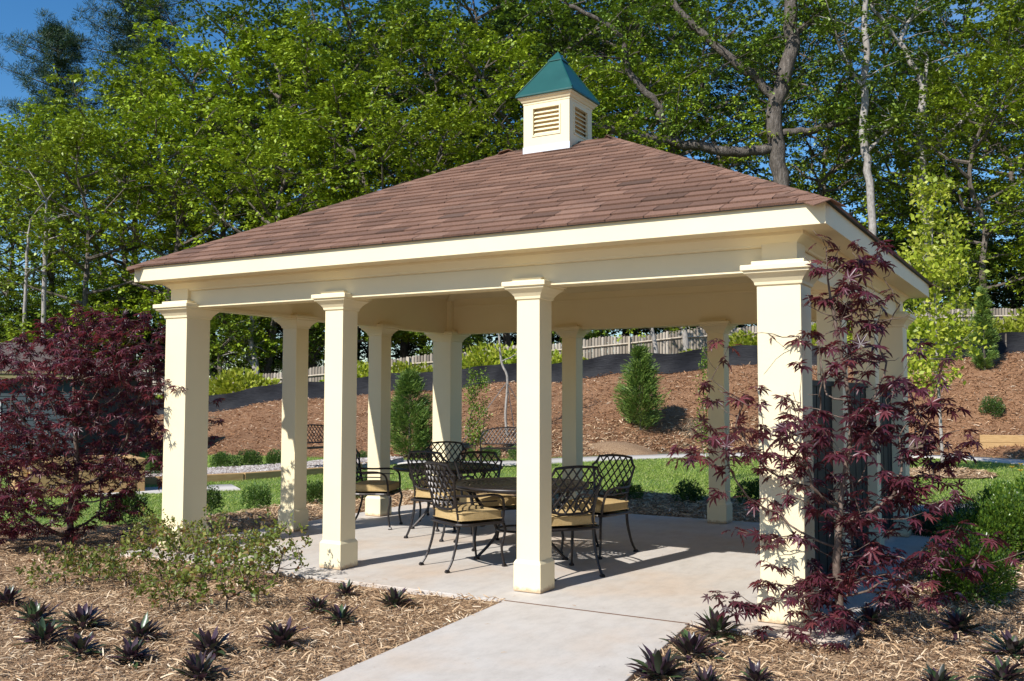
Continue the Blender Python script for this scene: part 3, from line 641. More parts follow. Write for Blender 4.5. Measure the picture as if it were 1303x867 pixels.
# ------------------------------------------------------------------ timbers, planter, house, fences
def timber(parent, a, b, z0, hgt_, wd, name='timber'):
    a = Vector((a[0], a[1], 0)); b = Vector((b[0], b[1], 0)); d = b-a
    o = obj(name, MB().box(0, d.length-.01, -wd/2, wd/2, 0, hgt_), 'timber', parent, (a.x, a.y, z0), (0, 0, math.atan2(d.y, d.x))); return bevel(o, .012, 2)
ed = thing('timber_edging', 'tan timber edging along the gravel path', 'edging')
tp = spline([(-13.4, 4.4), (-12.35, 6.1), (-11.95, 7.6), (-11.75, 8.8), (-11.95, 10.4), (-12.35, 11.6)], 8)
for a, b in zip(tp[:-1], tp[1:]): timber(ed, a, b, -.12, .165, .15)
pl = thing('timber_planter', 'tan raised planter box of stacked timbers standing on the lawn', 'planter')
a = np.array(un(36, 634, -.1)[:2]); b = np.array(un(172, 627, -.1)[:2]); d = (b-a)/np.linalg.norm(b-a); n_ = np.array([-d[1], d[0]])*1.15
for k in range(3):
    z = -.12+k*.2
    timber(pl, a, b, z, .196, .14); timber(pl, a+n_, b+n_, z, .196, .14)
    timber(pl, a-d*.075+n_*.05, a-d*.075+n_*.95, z, .194, .14); timber(pl, b+d*.075-n_*.05, b+d*.075+n_*1.05, z, .194, .14)
so_ = MB(); e0 = a+d*.01+n_*.05; e1 = b-d*.01+n_*.05; e2 = b-d*.01+n_*.95; e3 = a+d*.01+n_*.95
so_.add([(*e0, .38), (*e1, .38), (*e2, .38), (*e3, .38)], [(0, 1, 2, 3)]); obj('planter_soil', so_, 'soil', pl)
rt = thing('timber_wall', 'short wall of two stacked tan timbers set into the mulch slope', 'retaining wall')
a = hit(1247, 571); b = hit(1420, 574)
for k in range(2): timber(rt, a, b, a[2]-.05+k*.21, .205, .15)
# slate-blue house behind the left maple
hs = thing('garden_house', 'low slate-blue clapboard house with brown-grey roof behind the left maple', 'house')
fw = np.array([math.sin(YAW), math.cos(YAW)]); rg = np.array([math.cos(YAW), -math.sin(YAW)])
hx, hy = atd(97, 23.5); HW, HD, HH = 7.5, 5.0, 2.05
hs.location = (hx, hy, -.1); hs.rotation_euler = (0, 0, -YAW)      # local x to the right of the view, local y away
obj('wall', MB().box(-HW, 0, 0, HD, 0, HH), 'siding', hs)
for i in range(14):
    z = i*.146; obj('clapboard', MB().add([(-HW, -.022, z), (.022, -.022, z), (.022, -.006, z+.15), (-HW, -.006, z+.15), (-HW, 0, z), (.0, 0, z), (0, 0, z+.15), (-HW, 0, z+.15)], [(0, 1, 2, 3), (0, 4, 5, 1), (1, 5, 6, 2), (2, 6, 7, 3), (0, 3, 7, 4)]), 'siding', hs)
obj('corner_board', MB().box(-.10, .03, -.035, .03, 0, HH), 'siding', hs); obj('eave_board', MB().box(-HW-.3, .3, -.32, -.26, HH-.02, HH+.16), 'olive_trim', hs)
obj('roof', MB().add([(-HW-.35, -.36, HH+.10), (.35, -.36, HH+.10), (.35, HD+.36, HH+.10), (-HW-.35, HD+.36, HH+.10), (-HW+2.2, HD/2, HH+1.0), (-2.2, HD/2, HH+1.0)], [(0, 1, 5, 4), (1, 2, 5), (2, 3, 4, 5), (3, 0, 4), (3, 2, 1, 0)]), 'grey_roof', hs)
wn = obj('window', MB().box(-2.75, -1.87, -.03, -.02, .55, 1.45), 'glass', hs)
for a_ in ((-2.83, -1.79, .47, .55), (-2.83, -1.79, 1.45, 1.53), (-2.83, -2.75, .55, 1.45), (-1.87, -1.79, .55, 1.45), (-2.75, -1.87, .98, 1.02)): obj('window_frame', MB().box(a_[0], a_[1], -.05, -.015, a_[2], a_[3]), 'white_trim', wn)
# black silt fence along the top of the slope
sf = thing('silt_fence', 'black fabric silt fence with stakes along the top of the mulch slope', 'fence')
rng = np.random.default_rng(9); cs_ = np.linspace(-300, 1650, 260); V = []; NV = 7
for i, c in enumerate(cs_):
    d = interp(c, TOPD)+.25*math.sin(c*.021)+.1*math.sin(c*.05); x, y = atd(c, d); z = hz(x, y)+.02; sag = .04*abs(math.sin(i*PI/7.5))**1.5
    bul = .05*math.sin(i*1.05)+.02*rng.normal()
    for k in range(NV):
        s = k/(NV-1); off = bul*math.sin(s*PI)-.12*(1-s)**3; hgt_ = (.72-sag)*s
        V.append((x+fw[0]*off, y+fw[1]*off, z+hgt_-.03+.015*math.sin(5*s*PI+i*.3)*(s < .9)))
F = [(i*NV+k, (i+1)*NV+k, (i+1)*NV+k+1, i*NV+k+1) for i in range(len(cs_)-1) for k in range(NV-1)]
obj('fabric', mesh_np('fabric', np.array(V), np.array(F)), 'silt_fabric', sf, smooth=True)
for i in range(0, 260, 15):
    d = interp(cs_[i], TOPD)+.36; x, y = atd(cs_[i], d); z = hz(x, y); obj('stake', MB().box(x-.025, x+.025, y-.025, y+.025, z-.2, z+.66), 'bark', sf)
# weathered board fence beyond it
wf = thing('board_fence', 'weathered grey-tan vertical board fence at the edge of the wood', 'fence')
cc = np.linspace(180, 1640, 2400); dd = 45.5-1.2*np.sin((cc-180)/1460*PI); P = np.array([atd(c, d) for c, d in zip(cc, dd)])
sl_ = np.concatenate([[0], np.cumsum(np.linalg.norm(np.diff(P, axis=0), axis=1))])
pkV = []; pkF = []; rng = np.random.default_rng(2); s = 0; ip = 0
posts = []
while s < sl_[-1]-.2:
    x = np.interp(s, sl_, P[:, 0]); y = np.interp(s, sl_, P[:, 1]); x1 = np.interp(s+.13, sl_, P[:, 0]); y1 = np.interp(s+.13, sl_, P[:, 1])
    z = hz(x, y)+rng.normal()*.008; z0 = z+.03; z1 = z+1.82+rng.normal()*.015; t = np.array([x1-x, y1-y]); t /= np.linalg.norm(t); q = np.array([t[1], -t[0]])*(.009+.004*(ip % 2))
    b = len(pkV)
    for zz in (z0, z1-.05): pkV += [(x+q[0], y+q[1], zz), (x1+q[0], y1+q[1], zz), (x1-q[0], y1-q[1], zz), (x-q[0], y-q[1], zz)]
    xm0, ym0, xm1, ym1 = x+.03*t[0], y+.03*t[1], x1-.03*t[0], y1-.03*t[1]
    pkV += [(xm0+q[0], ym0+q[1], z1), (xm1+q[0], ym1+q[1], z1), (xm1-q[0], ym1-q[1], z1), (xm0-q[0], ym0-q[1], z1)]
    for k in range(2):
        for e in range(4): pkF.append((b+k*4+e, b+k*4+(e+1) % 4, b+k*4+4+(e+1) % 4, b+k*4+4+e))
    pkF.append((b+8, b+9, b+10, b+11)); 
    if ip % 18 == 0: posts.append((x, y, z, t))
    s += .142; ip += 1
o = obj('pickets', mesh_np('pickets', np.array(pkV), np.array(pkF)), 'planks', wf); o['kind'] = 'stuff'
for i, (x, y, z, t) in enumerate(posts):
    q = np.array([t[1], -t[0]]); a = np.array([x, y])+q*.07
    obj('post', MB().box(a[0]-.045, a[0]+.045, a[1]-.045, a[1]+.045, z-.1, z+1.78), 'fence_wood', wf)
    if i+1 < len(posts):
        x2, y2, z2, t2 = posts[i+1]; b_ = np.array([x2, y2])+np.array([t2[1], -t2[0]])*.035; a_ = np.array([x, y])+q*.035
        for h_ in (.35, 1.45): obj('rail', MB().tube([(a_[0], a_[1], z+h_), (b_[0], b_[1], z2+h_)], .05, 4), 'fence_wood', wf)

# ------------------------------------------------------------------ plants
def grow(trunk, tips, rng, r_tip=.003, expo=2.3, bend=.25, maxr=None, pen=.35):
    """Joins tips to a trunk polyline; returns lists of branch polylines with radii (pipe model)."""
    nodes = [np.array(p, float) for p in trunk]; par = [-1]+list(range(len(trunk)-1)); plen = [0.]
    for i in range(1, len(nodes)): plen.append(plen[-1]+np.linalg.norm(nodes[i]-nodes[i-1]))
    base = nodes[0]; order = np.argsort(np.linalg.norm(tips-nodes[len(trunk)//2], axis=1)); leafnode = []
    N = np.array(nodes)
    nodes_arr = np.zeros((len(trunk)+len(tips)*4, 3)); nodes_arr[:len(trunk)] = N; pl_arr = np.zeros(len(nodes_arr)); pl_arr[:len(trunk)] = plen; cnt = len(trunk)
    par = par+[0]*(len(tips)*4)
    for ti in order:
        t = tips[ti]; Dv = t-nodes_arr[:cnt]; D = np.linalg.norm(Dv, axis=1)
        cost = D+pen*pl_arr[:cnt]+np.where(Dv[:, 2] < -.02, 1.2*(-Dv[:, 2]), 0); cost[0] += 5
        j = int(np.argmin(cost)); p = nodes_arr[j].copy(); prev = j; dv = t-p
        k = 3
        for q in range(1, k+1):
            s = q/k; pt = p+dv*s+np.array([0, 0, -bend*D[j]*s*(1-s)])*(1 if dv[2] > 0 else -1)+rng.normal(size=3)*.03*D[j]*(q < k)
            nodes_arr[cnt] = pt; pl_arr[cnt] = pl_arr[prev]+D[j]/k; par[cnt] = prev; prev = cnt; cnt += 1
        leafnode.append((ti, prev))
    wgt = np.zeros(cnt)
    for _, n_ in leafnode: wgt[n_] += 1
    for i in range(cnt-1, 0, -1): wgt[par[i]] += wgt[i]
    rad = r_tip*np.maximum(wgt, 1)**(1/expo)
    if maxr: rad = np.minimum(rad, maxr)
    return nodes_arr[:cnt], par[:cnt], rad, leafnode
def branch_mesh(nodes, par, rad, trunk_n, sides=5):
    m = MB(); ch = {}
    for i, p in enumerate(par):
        if p >= 0: ch.setdefault(p, []).append(i)
    def chain(start, prev):
        P = [nodes[prev]] if prev >= 0 else []; Rr = [min(rad[prev], rad[start]*1.15)] if prev >= 0 else []
        i = start
        while True:
            P.append(nodes[i]); Rr.append(rad[i]); c = ch.get(i, [])
            if not c: break
            c = sorted(c, key=lambda q: -rad[q]); st.extend((q, i) for q in c[1:]); i = c[0]
        if len(P) > 1: m.tube(P, Rr, sides if Rr[0] > .008 else 4, cap=True)
    st = [(0, -1)]
    while st: a, b = st.pop(); chain(a, b)
    return m
def outline_tips(rng, n, prof, depth, mid=None, pw=1.):
    """Tips inside a crown given by (z, left, right) rows in the view's own right direction; depth scales the third axis."""
    out = []
    zs = [p[0] for p in prof]
    while len(out) < n:
        z = rng.uniform(zs[0], zs[-1]); l = np.interp(z, zs, [p[1] for p in prof]); r_ = np.interp(z, zs, [p[2] for p in prof])
        c = (l+r_)/2; h_ = (r_-l)/2; rho = rng.uniform(0, 1)**pw; a = rng.uniform(0, 2*PI)
        u = c+h_*rho*math.cos(a); v = depth*h_*rho*math.sin(a)
        if rng.uniform() > (h_/max((p[2]-p[1])/2 for p in prof))**.9+.08: continue
        out.append((u*rg[0]+v*fw[0], u*rg[1]+v*fw[1], z))
    return np.array(out)
def palm_leaves(rng, nodes, par, leafnode, per, size, spread):
    pos = []; fwd = []; nrm = []; sc = []
    for _, n_ in leafnode:
        tip = nodes[n_]; pr = nodes[par[n_]]; d = (tip-pr); L_ = np.linalg.norm(d)+1e-6; d = d/L_
        for k in range(per):
            s = rng.uniform(.0, 1.1) if k else 1.; p = pr+(tip-pr)*s
            side = rng.normal(size=3); side[2] *= .35; side /= np.linalg.norm(side)+1e-9
            f = d*.7*(k == 0)+side*.8+np.array([0, 0, -.28]); f /= np.linalg.norm(f)
            pos.append(p+f*spread*rng.uniform(.2, 1)); fwd.append(f+np.array([0, 0, -.15])); nrm.append(np.array([0, 0, 1.])+rng.normal(size=3)*.28); sc.append(size*rng.uniform(.6, 1.15))
    return np.array(pos), frames(np.array(fwd), np.array(nrm)), np.array(sc)
def red_maple(name, label, base, trunk, prof, depth, n, per, size, seed, maxr, extra=None, spread=.05, pw=.75, parts=300, bare=0, rt=.0028, clump=1):
    rng = np.random.default_rng(seed); root = thing(name, label, 'maple tree', base)
    tips = outline_tips(rng, n//clump, prof, depth, pw=pw)
    if clump > 1: tips = np.concatenate([tips+rng.normal(size=tips.shape)*np.array([.16, .16, .05])*(1 if k else 0) for k in range(clump)])
    if extra is not None: tips = np.concatenate([tips, extra])
    nodes, par, rad, ln = grow(trunk, tips, rng, rt, maxr=maxr)
    obj('trunk', branch_mesh(nodes, par, rad, len(trunk)), 'maple_bark', root, smooth=True)
    if bare: ln = [q for q in ln if not (nodes[q[1]][2] > bare and rng.uniform() < .62)]
    pos, rot, sc = palm_leaves(rng, nodes, par, ln, per, size, spread)
    near = np.argsort(pos@np.array([fw[0], fw[1], 0])-sc*4)
    pm = mesh_np('leaf', *PALM); pm.materials.append(MATS['leaf_red'])
    for i in near[:parts]:
        o = bpy.data.objects.new('leaf', pm); COL.objects.link(o); o.parent = root
        m4 = Matrix(rot[i].tolist()).to_4x4(); m4 = Matrix.Translation(pos[i].tolist()) @ m4 @ Matrix.Diagonal((sc[i], sc[i], sc[i], 1)); o.matrix_local = m4
    r_ = near[parts:]; V, F = scatter(*PALM, pos[r_], rot[r_], sc[r_])
    o = obj('foliage', mesh_np('foliage', V, F), 'leaf_red', root); o['kind'] = 'stuff'
    return root
rng = np.random.default_rng(0)
# slender maple in front of the near corner column
b = un(1069, 817, -.05); D2 = float((b-CAM)@_f); mpx = D2/FPX
def V2(px, py, v=0.): # offset from the trunk base in view terms
    u = (px-1069)*mpx; return np.array([u*rg[0]+v*fw[0], u*rg[1]+v*fw[1], (503.5-py)*mpx+1.553+.05])
tr = [V2(1069, 822), V2(1070, 790), V2(1068, 750), V2(1066, 715), V2(1070, 680), V2(1076, 640, .05), V2(1085, 590, .05), V2(1090, 540, .02), V2(1082, 480), V2(1072, 420), V2(1062, 360), V2(1060, 310)]
tr = spline(tr, 26)
prof = [(.12, -.68, .2), (.3, -.78, .40), (.55, -.62, 1.02), (.75, -.66, 1.08), (1.0, -.60, .78), (1.25, -.98, .80), (1.5, -.85, .86), (1.72, -.86, .92), (1.95, -.32, .62), (2.2, -.22, .46), (2.45, -.16, .30), (2.66, -.04, .06)]
ex = np.array([V2(*q) for q in ((862, 568, -.1), (880, 575, 0), (905, 590, .1), (930, 560, .1), (900, 440, .1), (915, 430, 0), (935, 440, .1), (955, 425, .1), (920, 768, -.2), (935, 760, -.15), (960, 770, -.1), (1285, 690, .1), (1262, 680, 0), (1240, 700, -.1), (1215, 470, .1), (1225, 450, .1), (1200, 455, 0), (1205, 590, .1), (1225, 580, 0), (1000, 790, -.3), (1045, 800, -.35), (1030, 770, -.3), (1065, 300, 0), (1040, 340, -.1), (1020, 385, -.1), (1100, 340, .1), (1130, 380, .1), (1135, 300, .1), (1040, 290, -.05))])
red_maple('red_maple', 'slender open red-leaved maple growing in front of the near corner column', tuple(b), tr, prof, .7, 440, 5, .082, 4, .058, ex, .065, .66, 300, 1.6, .002, 2)
# broad maple at the left-hand corner
b = un(88, 697, -.05); D3 = float((b-CAM)@_f); mpx = D3/FPX
def V3(px, py, v=0.):
    u = (px-88)*mpx; return np.array([u*rg[0]+v*fw[0], u*rg[1]+v*fw[1], (503.5-py)*mpx+1.553+.05])
tr = spline([V3(88, 702), V3(89, 680), V3(87, 655), V3(90, 630), V3(95, 600), V3(92, 560), V3(88, 500), V3(92, 440)], 18)
prof = [(.18, -1.0, .35), (.5, -1.45, .7), (.8, -1.7, 1.0), (1.15, -1.7, 1.35), (1.5, -1.6, 1.40), (1.85, -1.35, 1.28), (2.15, -1.0, 1.05), (2.4, -.35, .82), (2.5, .25, .5)]
red_maple('red_maple', 'broad dense dark red maple beside the pavilion corner, hiding the slate-blue house', tuple(b), tr, prof, .85, 1140, 6, .074, 12, .06, None, .06, .55, 300, 0, .002, 3)
# ---- small-leaved plants
def leafy(rng, pos, out, size, tmpl=LEAF4, up=.5, jit=.5, droop=0.):
    f = out+rvec(rng, len(pos))*jit; f[:, 2] -= droop; n_ = np.array([0, 0, up*.6])+rvec(rng, len(pos))*1.0+out*.4
    return scatter(*tmpl, pos, frames(f, n_), size*rng.uniform(.65, 1.2, len(pos)))
def join(parts):
    V = []; F = []; b = 0
    for v, f in parts: V.append(v); F.append(f+b); b += len(v)
    return np.concatenate(V), np.concatenate(F)
def rose_mesh(seed, H=.5, Rr=.32, nt=50, per=9, size=.041):
    rng = np.random.default_rng(seed); tips = []
    while len(tips) < nt:
        a = rng.uniform(0, 2*PI); r_ = Rr*rng.uniform(0, 1)**.6; z = H*rng.uniform(.25, 1.)*(1-.35*(r_/Rr)**2); tips.append((r_*math.cos(a), r_*math.sin(a), z))
    tips = np.array(tips); tr = np.array([(0, 0, -.03), (0, 0, .03), (.01, 0, .07)])
    nodes, par, rad, ln = grow(tr, tips, rng, .0016, maxr=.008, pen=.1)
    pos = []; out = []
    for _, n_ in ln:
        p, q = nodes[n_], nodes[par[n_]]
        for k in range(per): s = rng.uniform(-.6, 1.05); pos.append(q+(p-q)*s+rng.normal(size=3)*.018); d = p-q; out.append(d/(np.linalg.norm(d)+1e-6)*.5+rng.normal(size=3)*.5)
    V, F = leafy(rng, np.array(pos), np.array(out), size, OVAL, .6, .6)
    return branch_mesh(nodes, par, rad, 3, 4).mesh('stems'), mesh_np('foliage', V, F)
def plant(name, label, cat, meshes, mats, loc, rz=0, sc=1., group=None, names=('stems', 'foliage')):
    root = thing(name, label, cat, loc, rz, group)
    for me, ma, nm in zip(meshes, mats, names):
        o = obj(nm, me, ma, root); o.scale = (sc, sc, sc)
    return root
RM = [rose_mesh(s, h, r_) for s, h, r_ in ((1, .52, .34), (2, .42, .38), (3, .62, .30), (4, .38, .30))]
ROSES = [(82, 752, 1, .95), (125, 742, 3, .85), (160, 752, 1, .8), (205, 742, 0, 1.05), (190, 712, 2, .8), (255, 742, 1, 1.05), (288, 780, 3, 1.15), (310, 752, 0, .95), (268, 716, 2, .85), (352, 745, 2, 1.0), (325, 722, 3, .9), (215, 782, 3, .8), (228, 715, 0, .8)]
for i, (px, py, k, sc) in enumerate(ROSES):
    p = un(px, py, -.05); plant('rose_bush', 'low sparse rose bush with yellow-green and reddish leaves in the left mulch bed', 'rose bush', RM[k], ('maple_bark', 'leaf_rose'), (p[0], p[1], bedz(p[0], p[1])), i*1.3, sc, 'rose bushes in the left mulch bed')
# bugle rosettes: every leaf a part
def bugle_leaf(seed):
    rng = np.random.default_rng(seed); V = []; n = 6; bend = rng.uniform(.25, .6); wv = rng.uniform(0, 6)
    for i in range(n+1):
        s = i/n; wd = .155*math.sin(PI*min(1, .06+s*.94))**.75*(1-.25*s)+.006; y = s*(1-.12*bend*s); z = -bend*s*s*.55+.02*math.sin(6*s+wv)
        V += [(-wd, y, z+.35*wd+.012*math.sin(9*s+wv)), (0, y, z), (wd, y, z+.35*wd-.012*math.sin(9*s+wv))]
    F = [(i*3+k, i*3+k+1, i*3+k+4, i*3+k+3) for i in range(n) for k in range(2)]
    me = mesh_np('leaf', np.array(V), np.array(F)); me.materials.append(MATS['leaf_bugle']); me.polygons.foreach_set('use_smooth', np.ones(len(me.polygons), bool)); return me
BL = [bugle_leaf(s) for s in range(5)]
BUG = [(8, 775, 1), (44, 800, 1.2), (55, 826, 1.05), (104, 808, 1.1), (102, 842, 1.0), (180, 822, 1.05), (167, 848, .9), (266, 842, 1), (254, 872, 1), (357, 830, 1.1), (403, 783, .8), (439, 762, .8), (434, 798, 1.0), (502, 777, .95)]
BUGR = [(912, 818, 1.25), (880, 846, 1.2), (838, 872, 1.25), (899, 888, .8), (962, 880, .9), (1220, 812, 1.1), (1290, 845, 1.1), (1276, 878, 1.1), (1194, 886, .9), (1108, 800, .9), (1003, 795, .7)]
rb = random.Random(5)
for lst, lab, grp in ((BUG, 'small bronze-purple bugle rosette in the mulch before the rose bushes', 'bugle rosettes in the left mulch bed'), (BUGR, 'small bronze-purple bugle rosette in the mulch around the slender red maple', 'bugle rosettes in the right mulch bed')):
    for px, py, sc in lst:
        p = un(px, py, -.05); t = thing('bugle_plant', lab, 'plant', (p[0], p[1], bedz(p[0], p[1])), rb.uniform(0, 6), grp)
        nl = rb.randint(44, 60)
        for k in range(nl):
            q = k/nl; o = bpy.data.objects.new('leaf', rb.choice(BL)); COL.objects.link(o); o.parent = t
            az = k*2.39996+rb.uniform(-.3, .3); el = R(12+62*q+rb.uniform(-20, 20)); ln = .132*sc*(1.0-.25*q)*rb.uniform(.65, 1.25)
            o.rotation_euler = (Matrix.Rotation(az, 3, 'Z') @ Matrix.Rotation(el, 3, 'X')).to_euler()
            rr_ = rb.uniform(.01, .05)*sc; o.location = (-rr_*math.sin(az), rr_*math.cos(az), .008+.055*q*sc); o.scale = (ln, ln, ln)
# round shrubs
def shrub_mesh(seed, rx, rz, n, size, tmpl=OVAL, lumps=14, nt=30):
    rng = np.random.default_rng(seed); c = rvec(rng, lumps); c[:, 2] = np.abs(c[:, 2])*1.2-.1; c *= rng.uniform(.45, .72, (lumps, 1))
    k = rng.integers(0, lumps, n); d = rvec(rng, n); r_ = rng.uniform(.35, 1, n)**.5*.42
    P = c[k]+d*r_[:, None]; out = P/(np.linalg.norm(P, axis=1)[:, None]+1e-6); P = P*np.array([rx, rx, rz]); P[:, 2] += rz*.42; P[:, 2] = np.abs(P[:, 2])
    out = out*.7+d*.5; out[:, 2] += .35
    V, F = leafy(rng, P, out, size, tmpl, .3, .55)
    tips = c[:nt]*np.array([rx, rx, rz]); tips[:, 2] = np.abs(tips[:, 2]+rz*.42)
    nodes, par, rad, _ = grow(np.array([(0, 0, -.05), (0, 0, .03), (0, 0, .08)]), tips, rng, .003, maxr=.012)
    return branch_mesh(nodes, par, rad, 3, 4).mesh('stems'), mesh_np('foliage', V, F)
SB = [shrub_mesh(21, .30, .38, 2600, .036), shrub_mesh(22, .32, .34, 2600, .036), shrub_mesh(23, .26, .42, 2400, .034)]
BXL = ('rounded boxwood shrub in the bark strip between the front corner column and first side column', 'boxwood shrub half hidden behind the shaded face of the front corner column', 'boxwood shrub in front of the bench on the gravel path', 'boxwood shrub beside the chair seen side-on', 'boxwood shrub under the broad dark red maple')
for i, (px, py, k, sc) in enumerate([(327, 650, 0, .74), (266, 658, 2, .78), (399, 648, 1, .82), (461, 642, 2, .85), (160, 674, 1, .95)]):
    p = hit(px, py); plant('boxwood_shrub', BXL[i], 'shrub', SB[k], ('maple_bark', 'leaf_shrub'), tuple(p), i*1.1, sc, 'boxwood shrubs along the left side of the pavilion')
for i, (px, py, k, sc) in enumerate([(285, 602, 1, .9), (317, 600, 1, .95), (351, 597, 0, .85), (197, 612, 2, 1.1)]):
    p = hit(px, py); plant('boxwood_shrub', 'small rounded green shrub on the lawn behind the gravel path', 'shrub', SB[k], ('maple_bark', 'leaf_shrub'), tuple(p), i*1.7, sc, 'small shrubs behind the gravel path')
for i, (px, py, k, sc) in enumerate([(800, 643, 1, .72), (875, 646, 0, .78), (958, 648, 1, .9)]):
    p = hit(px, py); plant('boxwood_shrub', ('dark shrub in the shaded rear bed just behind the chairs', 'dark shrub in the shaded rear bed beside the rear column', 'dark shrub in the shaded rear bed behind the slender red maple')[i], 'shrub', SB[k], ('maple_bark', 'leaf_shrub'), tuple(p), i*.9, sc, 'shrubs in the shaded rear bed')
for i, (px, py, k, sc) in enumerate([(625, 588, 1, .8), (655, 588, 0, .75), (600, 588, 2, .6), (557, 588, 2, .6), (462, 590, 0, .6)]):
    p = hit(px, py); plant('boxwood_shrub', 'light green low shrub at the foot of the slope by the far bench', 'shrub', SB[k], ('maple_bark', 'leaf_box'), tuple(p), i*.9, sc, 'low shrubs at the foot of the slope')
p = hit(1262, 531); plant('boxwood_shrub', 'single small green shrub on the mulch slope above the timber wall', 'shrub', SB[0], ('maple_bark', 'leaf_box'), tuple(p), 1, 1.15)
# boxwood hedge mass on the right: bushes with glossy leaves
HB_ = [shrub_mesh(31, .46, .44, 6500, .036, OVAL, 26), shrub_mesh(32, .42, .5, 6500, .034, OVAL, 24)]
for i, (px, py, k, sc) in enumerate([(1240, 766, 0, .82), (1220, 738, 1, .72), (1292, 716, 1, 1.0), (1250, 718, 0, .9), (1330, 692, 0, 1.2), (1283, 688, 1, .95)]):
    p = un(px, py, -.05); plant('boxwood_bush', 'glossy bright green boxwood bush at the right-hand corner of the patio', 'bush', HB_[k], ('maple_bark', 'leaf_box'), (p[0], p[1], -.06), i*2.1, sc, 'boxwood bushes by the right-hand side of the patio')
# dark mondo grass clump and yellow lilies
rng = np.random.default_rng(44)
def grass_clump(n, L0, spread, seed):
    rng = np.random.default_rng(seed); V = []; F = []; segs = 5
    for i in range(n):
        a = rng.uniform(0, 2*PI); r_ = spread*rng.uniform(0, 1)**.5; b = rng.uniform(0, 2*PI); p = np.array([r_*math.cos(a), r_*math.sin(a), 0]); ln = L0*rng.uniform(.6, 1.1); lean = rng.uniform(.2, .9)
        d = np.array([math.cos(b), math.sin(b), 0]); s_ = np.array([-d[1], d[0], 0])*.005; bi = len(V)
        for k in range(segs+1):
            t = k/segs; q = p+d*ln*lean*t*t+np.array([0, 0, ln*(t-.45*lean*t*t)]); wv = (1-t*.85); V += [q-s_*wv, q+s_*wv]
        F += [(bi+2*k, bi+2*k+1, bi+2*k+3, bi+2*k+2) for k in range(segs)]
    return mesh_np('blades', np.array(V), np.array(F))
GC = grass_clump(420, .48, .22, 1)
for i, (px, py, sc) in enumerate([(1190, 688, 1.0), (1220, 676, 1.05), (1170, 676, .8), (1245, 670, 1.0)]):
    p = un(px, py, -.06); t = thing('grass_clump', 'dark green tufted grass clump by the rear walk', 'grass clump', (p[0], p[1], -.06), i, 'dark grass clumps by the rear walk'); o = obj('blades', GC, 'dark_grass', t); o.scale = (sc, sc, sc)
lt = thing('lily', 'yellow-flowered lily rising above the boxwood bushes', 'flower', tuple(un(1300, 655, -.06)))
obj('leaves', grass_clump(40, .5, .08, 3), 'leaf_box', lt)
for k in range(4):
    a = k*1.6; m = MB()
    bx, by, bz = .1*math.cos(a), .1*math.sin(a), .52+.05*k
    obj('stem', MB().tube([(0, 0, 0), (bx*.5, by*.5, bz*.6), (bx, by, bz)], .004, 4), 'leaf_box', lt)
    for q in range(6):
        t = q*PI/3; c, s = math.cos(t), math.sin(t); m.add([(bx, by, bz), (bx+.03*c-.012*s, by+.03*s+.012*c, bz+.03), (bx+.065*c, by+.065*s, bz+.035), (bx+.03*c+.012*s, by+.03*s-.012*c, bz+.03)], [(0, 1, 2, 3)])
    obj('flower_head', m, 'flower', lt)
# conical evergreens
def conifer_mesh(seed, H, Rr, n, size):
    rng = np.random.default_rng(seed); nt = 150; t = np.sort(rng.uniform(.02, 1, nt)); az = rng.uniform(0, 2*PI, nt)
    prof = Rr*np.clip(np.minimum(t*5+.35, 1), 0, 1)*(1-t)**.75*rng.uniform(.6, 1.25, nt)+.02
    P = []; O = []
    for i in range(nt):
        d = np.array([math.cos(az[i]), math.sin(az[i]), .55]); k = n//nt
        s = rng.uniform(.2, 1., k)**.7; q = np.outer(s*prof[i], d)+np.array([0, 0, t[i]*H*.97])+rng.normal(size=(k, 3))*np.array([.04, .04, .045])*Rr/.45
        P.append(q); O.append(np.tile(d, (k, 1)))
    P = np.concatenate(P); P[:, 2] = np.maximum(P[:, 2], .01); O = np.concatenate(O)
    V, F = leafy(rng, P, O, size, NEEDLE, .3, .55); return MB().tube([(0, 0, -.1), (0, 0, H*.9)], [.04, .008], 6).mesh('trunk'), mesh_np('foliage', V, F)
CF = [conifer_mesh(51, 2.2, .78, 11000, .13), conifer_mesh(52, 2.3, .72, 11000, .13)]
def at_base(px, py): return tuple(hit(px, py))
p = at_base(521, 584); plant('conical_evergreen', 'loose conical evergreen beside the rear corner column at the foot of the slope', 'evergreen', CF[0], ('bark', 'leaf_conifer'), p, 0, 1.0, None, ('trunk', 'foliage'))
p = at_base(815, 548); plant('conical_evergreen', 'bushy conical evergreen standing alone halfway up the mulch slope', 'evergreen', CF[1], ('bark', 'leaf_conifer'), p, 2, 1.06, None, ('trunk', 'foliage'))
AR = conifer_mesh(53, 2.6, .40, 10000, .12); p = at_base(1253, 472); plant('columnar_evergreen', 'narrow columnar evergreen near the top of the slope against the silt fence', 'evergreen', AR, ('bark', 'leaf_conifer'), p, 0, 1.0, None, ('trunk', 'foliage'))
